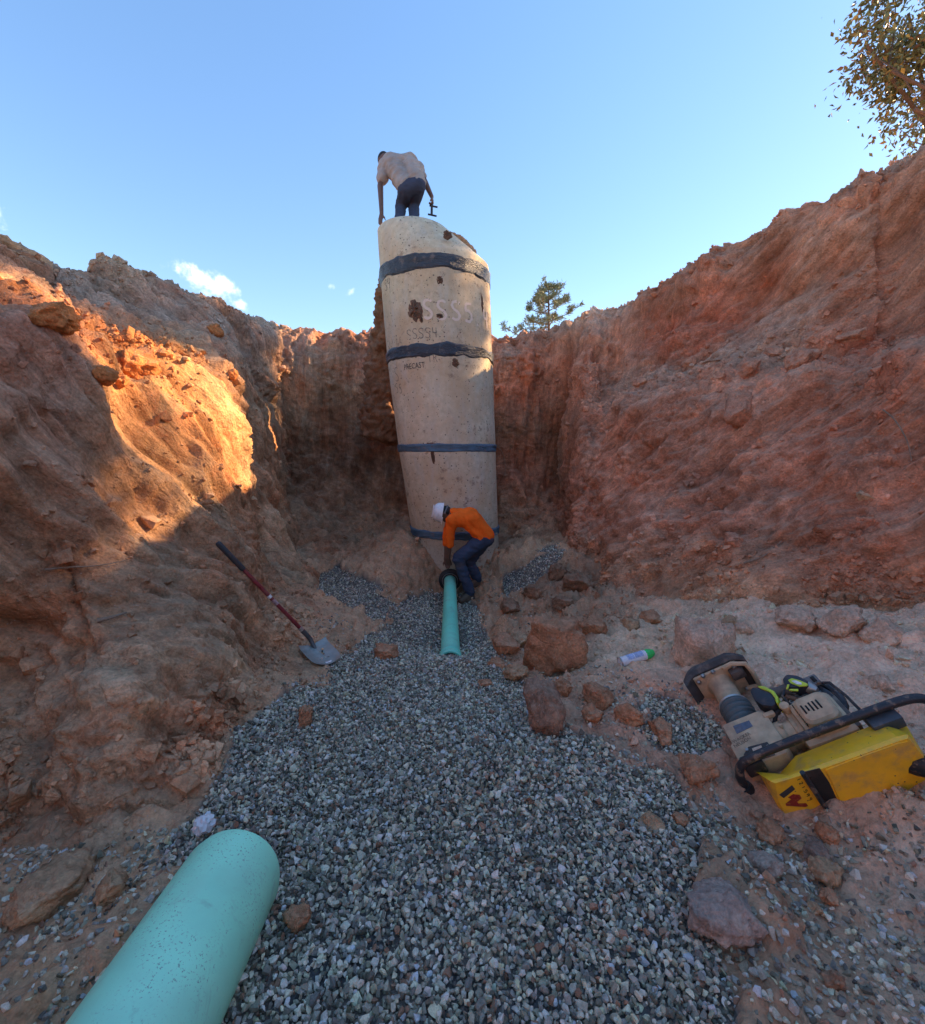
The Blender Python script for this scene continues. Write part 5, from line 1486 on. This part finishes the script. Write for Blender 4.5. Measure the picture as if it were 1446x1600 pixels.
decal('rating_label', [(1281, 1092), (1289, 1087), (1305, 1103), (1296, 1108)], 1, .105, STICK, ram)
brk = rbox('bracket', (.27, .09, .30), (.42, .11, .365), plain('bracket_grey', (.10, .10, .10), .6, dirt=.5, dirt_col=DUST), bev=.01)
for x in (.292, .398): MB().box((x, .111, .333), (.018, .004, .035), RM).build('slot', DARK, brk)
MB().lathe([(.02, 0), (.02, .01), (.008, .016), (0, .016)], RM @ Matrix.Translation((.345, .11, .333)) @ Matrix.Rotation(R(-90), 4, 'X'), 14).build('knob', STEEL, brk)
MB().tube([L3(.20, .06, .37), L3(.25, .10, .36), L3(.29, .08, .40), L3(.33, .07, .39)], .014, 8).build('hose', plain('rust_hose', (.22, .12, .075), .8), ram)
MB().tube([L3(.40, .11, .36), L3(.44, .13, .40), L3(.46, .10, .47), L3(.47, .06, .55)], .006, 6).build('cable', BLKM, ram)
MB().lathe([(.016, 0), (.016, .03), (.022, .034), (.022, .05), (.012, .054), (0, .054)], RM @ Matrix.Translation((.205, .088, .43)) @ Matrix.Rotation(R(-90), 4, 'X'), 12).build('oil_cap', TANM, ram, angle=30)
for k in range(6): MB().box((.315, .045, .395 - .014 * k), (.15 - .008 * k, .10, .005), RM, .002).build('cooling_fin', STEEL, ram)
MB().tube([L3(.235, .09, .40), L3(.225, .125, .37), L3(.26, .13, .34), L3(.30, .115, .33)], .007, 6).build('spark_lead', BLKM, ram)
MB().tube([L3(.12, .06, .44), L3(.16, .10, .42), L3(.20, .09, .40)], .009, 7).build('hose', RUB, ram)
rbox('side_lug', (.095, .085, .405), (.15, .112, .43), TANM, bev=.006); rbox('side_lug', (.11, .08, .57), (.165, .112, .60), TANM, bev=.006)
# handle loop
hl = [(-.02, -.20, .68), (-.10, -.17, .675), (-.145, -.09, .665), (-.155, .02, .655), (-.15, .10, .65), (-.115, .155, .645), (-.05, .17, .645), (.2, .172, .643), (.45, .172, .643), (.60, .172, .645), (.66, .160, .65), (.70, .12, .655), (.72, .03, .66), (.72, -.10, .67)]
q = [Vector(a) for a in hl]
sm = []
for a, b in zip(q[:-1], q[1:]):
    for k in range(4): sm.append(a.lerp(b, k / 4))
sm.append(q[-1])
for _ in range(6): sm = [sm[0]] + [(sm[k - 1] + sm[k] * 2 + sm[k + 1]) / 4 for k in range(1, len(sm) - 1)] + [sm[-1]]
MB().tube([RM @ a for a in sm], .0185, 14).build('handle_loop', BLKM, ram)
for a, b in (((-.155, .03, .657), (-.15, -.02, .663)), ((-.135, -.11, .668), (-.115, -.15, .672))):
    MB().tube([L3(*a), L3(*[(x + y) / 2 for x, y in zip(a, b)]), L3(*b)], [.03, .034, .03], 14).build('rubber_sleeve', RUB, ram)
rbox('handle_mount', (-.11, .06, .60), (-.02, .14, .66), BLKM, bev=.01)
rbox('rear_mount', (.44, .09, .60), (.56, .15, .70), plain('mount_slate', (.05, .065, .08), .5, dirt=.4, dirt_col=DUST), bev=.008)
# yellow tank cover: front face towards the viewer, side face up
ZF = .80
fr_px = [(1206, 1222), (1236, 1213), (1280, 1199), (1345, 1176), (1405, 1154), (1421, 1149), (1431, 1160), (1450, 1185), (1462, 1205), (1440, 1245), (1400, 1275), (1300, 1320), (1250, 1325), (1228, 1282), (1212, 1252)]
bk_px = [(1181, 1206), (1219, 1209), (1244, 1181), (1310, 1155), (1374, 1129), (1396, 1135), (1414, 1128)]
front = [face_pt(px, py, 2, ZF) for px, py in fr_px]
back = [face_pt(px, py, 2, .655) for px, py in bk_px]
while len(back) < len(front):
    k = len(back); p_ = front[k].copy(); p_.z = .655; back.append(p_)
nF = len(front); mid_ = [a.lerp(b, .10) for a, b in zip(front, back)]
cen = sum(front, Vector()) / nF
ins = [p_.lerp(cen, .035) + Vector((0, 0, .006)) for p_ in front]
v = [RM @ p_ for p_ in back + mid_ + ins]
f = []
for i in range(2):
    for k in range(nF): f.append((i * nF + k, i * nF + (k + 1) % nF, (i + 1) * nF + (k + 1) % nF, (i + 1) * nF + k))
f += [tuple(2 * nF + k for k in range(nF)), tuple(reversed(range(nF)))]
tank = MB().add(v, f).build('tank_cover', YEL, ram, angle=28)
_bv = tank.modifiers.new('b', 'BEVEL'); _bv.width = .014; _bv.segments = 3; _bv.limit_method = 'ANGLE'; _bv.angle_limit = R(22)
yn, ylk = YEL.node_tree.nodes, YEL.node_tree.links
_b = yn['Principled BSDF']; _src = _b.inputs['Base Color'].links[0].from_socket
_vo = yn.new('ShaderNodeTexVoronoi'); _vo.inputs['Scale'].default_value = 34
_tc = yn.new('ShaderNodeTexCoord'); ylk.new(_tc.outputs['Object'], _vo.inputs['Vector'])
_lt = yn.new('ShaderNodeMath'); _lt.operation = 'LESS_THAN'; ylk.new(_vo.outputs['Distance'], _lt.inputs[0]); _lt.inputs[1].default_value = .11
_gt = yn.new('ShaderNodeMath'); _gt.operation = 'GREATER_THAN'; ylk.new(_vo.outputs['Color'], _gt.inputs[0]); _gt.inputs[1].default_value = .55
_ml = yn.new('ShaderNodeMath'); _ml.operation = 'MULTIPLY'; ylk.new(_lt.outputs[0], _ml.inputs[0]); ylk.new(_gt.outputs[0], _ml.inputs[1])
_mx = yn.new('ShaderNodeMix'); _mx.data_type = 'RGBA'; ylk.new(_ml.outputs[0], _mx.inputs[0]); ylk.new(_src, _mx.inputs[6]); _mx.inputs[7].default_value = (.09, .06, .035, 1)
ylk.new(_mx.outputs[2], _b.inputs['Base Color'])
ZP = ZF + .0065
decal('recess', [(1256, 1206), (1281, 1200), (1296, 1222), (1308, 1248), (1308, 1258), (1299, 1264), (1292, 1262)], 2, ZP, plain('recess_black', (.014, .014, .016), .35, dirt=.25), tank, .002)
decal('raised_panel', [(1290, 1202), (1345, 1181), (1404, 1160), (1418, 1157), (1430, 1172), (1421, 1200), (1400, 1235), (1320, 1262), (1312, 1250), (1300, 1222)], 2, ZP - .001, YEL, tank, .006)
a_, b_ = face_pt(1254, 1207, 2, ZP + .01), face_pt(1303, 1281, 2, ZP + .03)
MB().tube([RM @ a_, RM @ a_.lerp(b_, .5), RM @ b_], [.010, .010, .011], 8).build('strap_bar', BLKM, tank)
decal('logo_bar', [(1218, 1242), (1238, 1227), (1243, 1233), (1225, 1247)], 2, ZP, plain('logo_grey', (.06, .06, .062), .5, var=.3), tank, .0012)
decal('logo_mark', [(1232, 1246), (1240, 1241), (1250, 1242), (1253, 1247), (1246, 1253), (1248, 1255.5), (1260, 1255), (1263, 1259), (1259, 1261), (1229, 1259), (1228, 1256), (1237, 1249)], 2, ZP, plain('logo_red', (.33, .025, .02), .5, var=.3, dirt=.35, dirt_col=(.55, .33, .05), dscale=60), tank, .0012)
for k, ch in enumerate('121599'):
    px, py = 1245 + 3.6 * k, 1217 + 6.1 * k
    P2, Fs = stroke_mesh(ch, 1, 1, 0, .16, 0, k)
    v = [RM @ (face_pt(px + x_ * 3.4 * .9 + y_ * 4.8, py + x_ * 5.6 * .9 - y_ * 2.6, 2, ZP + .0015)) for x_, y_ in P2]
    me = bpy.data.meshes.new('digit'); me.from_pydata(v, [], Fs); me.update(); link('marker_digit', me, DARK, tank)
q = face_pt(1436, 1196, 2, ZF + .0)
MB().lathe([(.038, -.03), (.042, -.01), (.042, .035), (.036, .045), (.030, .047), (.030, .07), (.022, .078), (0, .078)], RM @ Matrix.Translation(q) @ Matrix.Rotation(R(50), 4, 'Y'), 24).build('tank_cap', BLKM, ram, angle=30)

# ------------------------------------------------------------------ cordless tool lying on the rammer
tool = empty('cordless_wrench', tuple(L3(.26, .10, .22))); props(tool, 'lime and black cordless wrench with battery lying on the rammer', 'cordless tool')
LIME = plain('lime_plastic', (.50, .62, .04), .45, dirt=.3); TBLK = plain('tool_black_plastic', (.020, .022, .030), .45, dirt=.25, dscale=20); TGRY = plain('tool_grey_rubber', (.075, .075, .072), .7, dirt=.3)
def slab(name, pix, y0, y1, mat, parent, bev=.006):
    q = [face_pt(px, py, 1, (y0 + y1) / 2) for px, py in pix]
    return MB().prism([(a.x, a.z) for a in q], y0, y1, RM @ Matrix(((1, 0, 0, 0), (0, 0, 1, 0), (0, 1, 0, 0), (0, 0, 0, 1))), bev).build(name, mat, parent)
slab('battery', [(1176, 1086), (1181, 1081), (1193, 1082), (1210, 1089), (1216, 1098), (1218, 1108), (1212, 1112), (1196, 1110), (1184, 1102)], .06, .14, TBLK, tool, .012)
slab('battery_shoe', [(1188, 1079), (1200, 1080), (1215, 1088), (1221, 1097), (1222, 1106), (1218, 1107), (1215, 1097), (1208, 1089), (1192, 1083)], .065, .146, LIME, tool, .006)
a_, b_ = face_pt(1205, 1085, 1, .105), face_pt(1236, 1076, 1, .115)
MB().tube([RM @ a_, RM @ a_.lerp(b_, .35), RM @ a_.lerp(b_, .7), RM @ b_], [.030, .024, .025, .03], 14).build('handle', TGRY, tool)
slab('motor_body', [(1226, 1068), (1233, 1060), (1250, 1062), (1266, 1069), (1268, 1078), (1254, 1082), (1240, 1082), (1230, 1078)], .075, .15, TBLK, tool, .016)
slab('side_trim', [(1232, 1063), (1238, 1060), (1252, 1064), (1263, 1069), (1262, 1072), (1250, 1073), (1236, 1068)], .15, .156, LIME, tool, .002)
slab('name_label', [(1237, 1064), (1243, 1063), (1253, 1067), (1253, 1070), (1245, 1069)], .1565, .158, STICK, tool, 0)
slab('trim_stripe', [(1231, 1070), (1234, 1070), (1232, 1077), (1229, 1077)], .149, .155, LIME, tool, .001)
slab('trim_stripe', [(1233, 1079), (1236, 1077), (1248, 1077), (1248, 1080), (1240, 1080)], .149, .155, LIME, tool, .001)
a_, b_ = face_pt(1264, 1074, 1, .11), face_pt(1278, 1079, 1, .11)
MB().tube([RM @ a_, RM @ a_.lerp(b_, .7), RM @ b_], [.028, .02, .012], 12).build('chuck', STEEL, tool)

# ------------------------------------------------------------------ trees on the ground above
BARK = plain('bark', (.13, .105, .085), .9, var=.3, scale=20, bump=.9, dist=.02)
def leaf_mat(name, col):
    t = NT(name); c = t.scale(t.attr(), 1.0)
    return t.done(c, .5, spec=.35)
LEAF = leaf_mat('leaf', None)
def leaves(pos, dirs, size, width, cols, r, name, parent):
    """folded leaf blades, each two quads"""
    n = len(pos); d = dirs / np.linalg.norm(dirs, axis=1, keepdims=True)
    a = r.normal(size=(n, 3)); s = np.cross(d, a); s /= np.linalg.norm(s, axis=1, keepdims=True) + 1e-9; u = np.cross(s, d)
    L, W = size[:, None], (size * width)[:, None]
    v = np.stack([pos, pos + d * L * .45 + s * W + u * W * .5, pos + d * L, pos + d * L * .45 - s * W + u * W * .5], 1).reshape(-1, 3)
    i = np.arange(n)[:, None] * 4
    f = np.concatenate([i + np.array([[0, 1, 2]]), i + np.array([[0, 2, 3]])])
    me = np_mesh(name, v, f); vcol(me, np.repeat(cols, 4, 0)); o = link(name, me, LEAF, parent, smooth=False)
    o['kind'] = 'stuff'
    return o
def broadleaf(base, top_c, rad, label, seed, guide=(), nleaf=9000):
    r = np.random.default_rng(seed); rr = random.Random(seed)
    root = empty('broadleaf_tree', base); props(root, label, 'tree', 'trees on the ground above the right wall')
    base, top_c = Vector(base), Vector(top_c); wood = MB(); tips = []
    fork = base.lerp(top_c, .55)
    def limb(a, b, ra, rb, depth):
        mid = a.lerp(b, .5) + Vector((rr.uniform(-1, 1), rr.uniform(-1, 1), rr.uniform(-.3, .6))) * (b - a).length * .10
        wood.tube([a, a.lerp(mid, .5) + (mid - a.lerp(b, .5)) * .3, mid, mid.lerp(b, .5), b], [ra, ra * .8 + rb * .2, (ra + rb) / 2, ra * .25 + rb * .75, rb], 7)
        tips.append((mid, depth)); tips.append((b, depth))
        if depth < 3:
            for k in range(4):
                t = rr.uniform(.45, 1.0); s = a.lerp(b, t) if t < .99 else b
                d = (b - a).normalized() * .55 + Vector((rr.gauss(0, 1), rr.gauss(0, 1), rr.gauss(.15, .6))) * .55
                L = min((b - a).length * rr.uniform(.3, .5), 1.5); e_ = s + d.normalized() * L
                if (e_ - top_c).length > rad * 1.05: continue
                limb(s, e_, rb * rr.uniform(.7, .9), rb * .35, depth + 1)
    wood.tube([base - Vector((0, 0, .4)), base, base.lerp(fork, .5) + Vector((.1, .05, 0)), fork], [.34, .26, .20, .17], 12)
    ends = [Vector(g) for g in guide]
    for k in range(7 - len(ends)):
        a = 2 * math.pi * k / 5 + rr.uniform(-.3, .3); ends.append(top_c + Vector((math.cos(a) * rad * .8, math.sin(a) * rad * .8, rr.uniform(-.15, .75) * rad)))
    for e in ends: limb(fork.lerp(base, rr.uniform(0, .25)), e, .085, .028, 0)
    wood.build('trunk', BARK, root)
    tp = np.array([list(t) for t, d in tips if d >= 1]); k = r.integers(0, len(tp), nleaf)
    pos = tp[k] + r.normal(size=(nleaf, 3)) * .22
    dirs = np.stack([r.normal(size=nleaf) * .8, r.normal(size=nleaf) * .8, -np.abs(r.normal(size=nleaf)) * .7 - .15], 1)
    lum = r.uniform(.7, 1.35, (nleaf, 1)); c = lum * np.array((.15, .175, .075))
    yel = r.random(nleaf) < .14; c[yel] = lum[yel] * np.array((.32, .28, .08)); brn = r.random(nleaf) < .10; c[brn] = lum[brn] * np.array((.22, .15, .09))
    leaves(pos, dirs, r.uniform(.11, .20, nleaf), .24, c, r, 'crown', root)
GZ = CAM[2] + 2.0
broadleaf((15.4, 12.9, GZ), (13.3, 12.6, GZ + 9.2), 3.9, 'leafy broadleaf tree with thin yellowing leaves above the right wall', 5,
          guide=[P(1392, 110, 12.0), P(1355, 70, 12.3), P(1420, 20, 12.6), P(1430, 170, 11.8), P(1470, 60, 12.2)], nleaf=8000)
broadleaf((16.6, 8.2, GZ), (16.0, 6.9, GZ + 8.1), 2.7, 'full broadleaf tree added out of view on the right to shade the left bank', 8, nleaf=30000)  # unseen tree, placed so its dense crown shades the near left bank

broadleaf((20.2, 12.6, GZ), (19.4, 12.2, GZ + 13.0), 2.5, 'tall broadleaf tree added out of view, its high crown shading the upper left bank', 12, nleaf=24000)  # added outside the view to keep sun off the upper left bank

def pine(base, h, label, seed):
    r = np.random.default_rng(seed); rr = random.Random(seed); base = Vector(base)
    root = empty('pine_tree', base); props(root, label, 'tree')
    wood = MB(); wood.tube([base - Vector((0, 0, .5)), base, base + Vector((.1, 0, h * .5)), base + Vector((0, 0, h))], [.22, .18, .11, .03], 9)
    pos, dirs = [], []
    for k in range(30):
        t = .50 + .50 * (k / 29) ** .9; z = h * t; L = ((1.0 - t) * h * 1.0 + .3) * rr.uniform(.6, 1.1)
        a = k * 2.4 + rr.uniform(-.4, .4); s = base + Vector((0, 0, z)); up = rr.uniform(.12, .40)
        d = Vector((math.cos(a), math.sin(a), up)); e = s + d * L; e2 = s.lerp(e, .6) - Vector((0, 0, .05 * L))
        wood.tube([s, e2, e], [.035, .022, .008], 5)
        for j in range(7):
            u = rr.uniform(.45, 1.05); c = s.lerp(e, u) + Vector((rr.gauss(0, .16), rr.gauss(0, .16), rr.gauss(.06, .09)))
            wood.tube([s.lerp(e, min(u, .98)), c], [.010, .005], 4)
            for q in range(30):
                pos.append(c + Vector((rr.gauss(0, .05), rr.gauss(0, .05), rr.gauss(0, .05)))); dirs.append((rr.gauss(0, 1) + d.x * .5, rr.gauss(0, 1) + d.y * .5, rr.gauss(.45, .8)))
    wood.build('trunk', BARK, root)
    n = len(pos); lum = r.uniform(.7, 1.4, (n, 1))
    leaves(np.array([list(p_) for p_ in pos]), np.array(dirs), r.uniform(.14, .27, n), .10, lum * np.array((.16, .21, .12)), r, 'crown', root)
pb_ = P(856, 525, 27.0)
pine((float(pb_[0]), 27.0, CAM[2] + 1.8), float(P(856, 449, 27.0)[2] - CAM[2] - 1.8), 'young pine tree rising behind the rim beyond the manhole', 3)
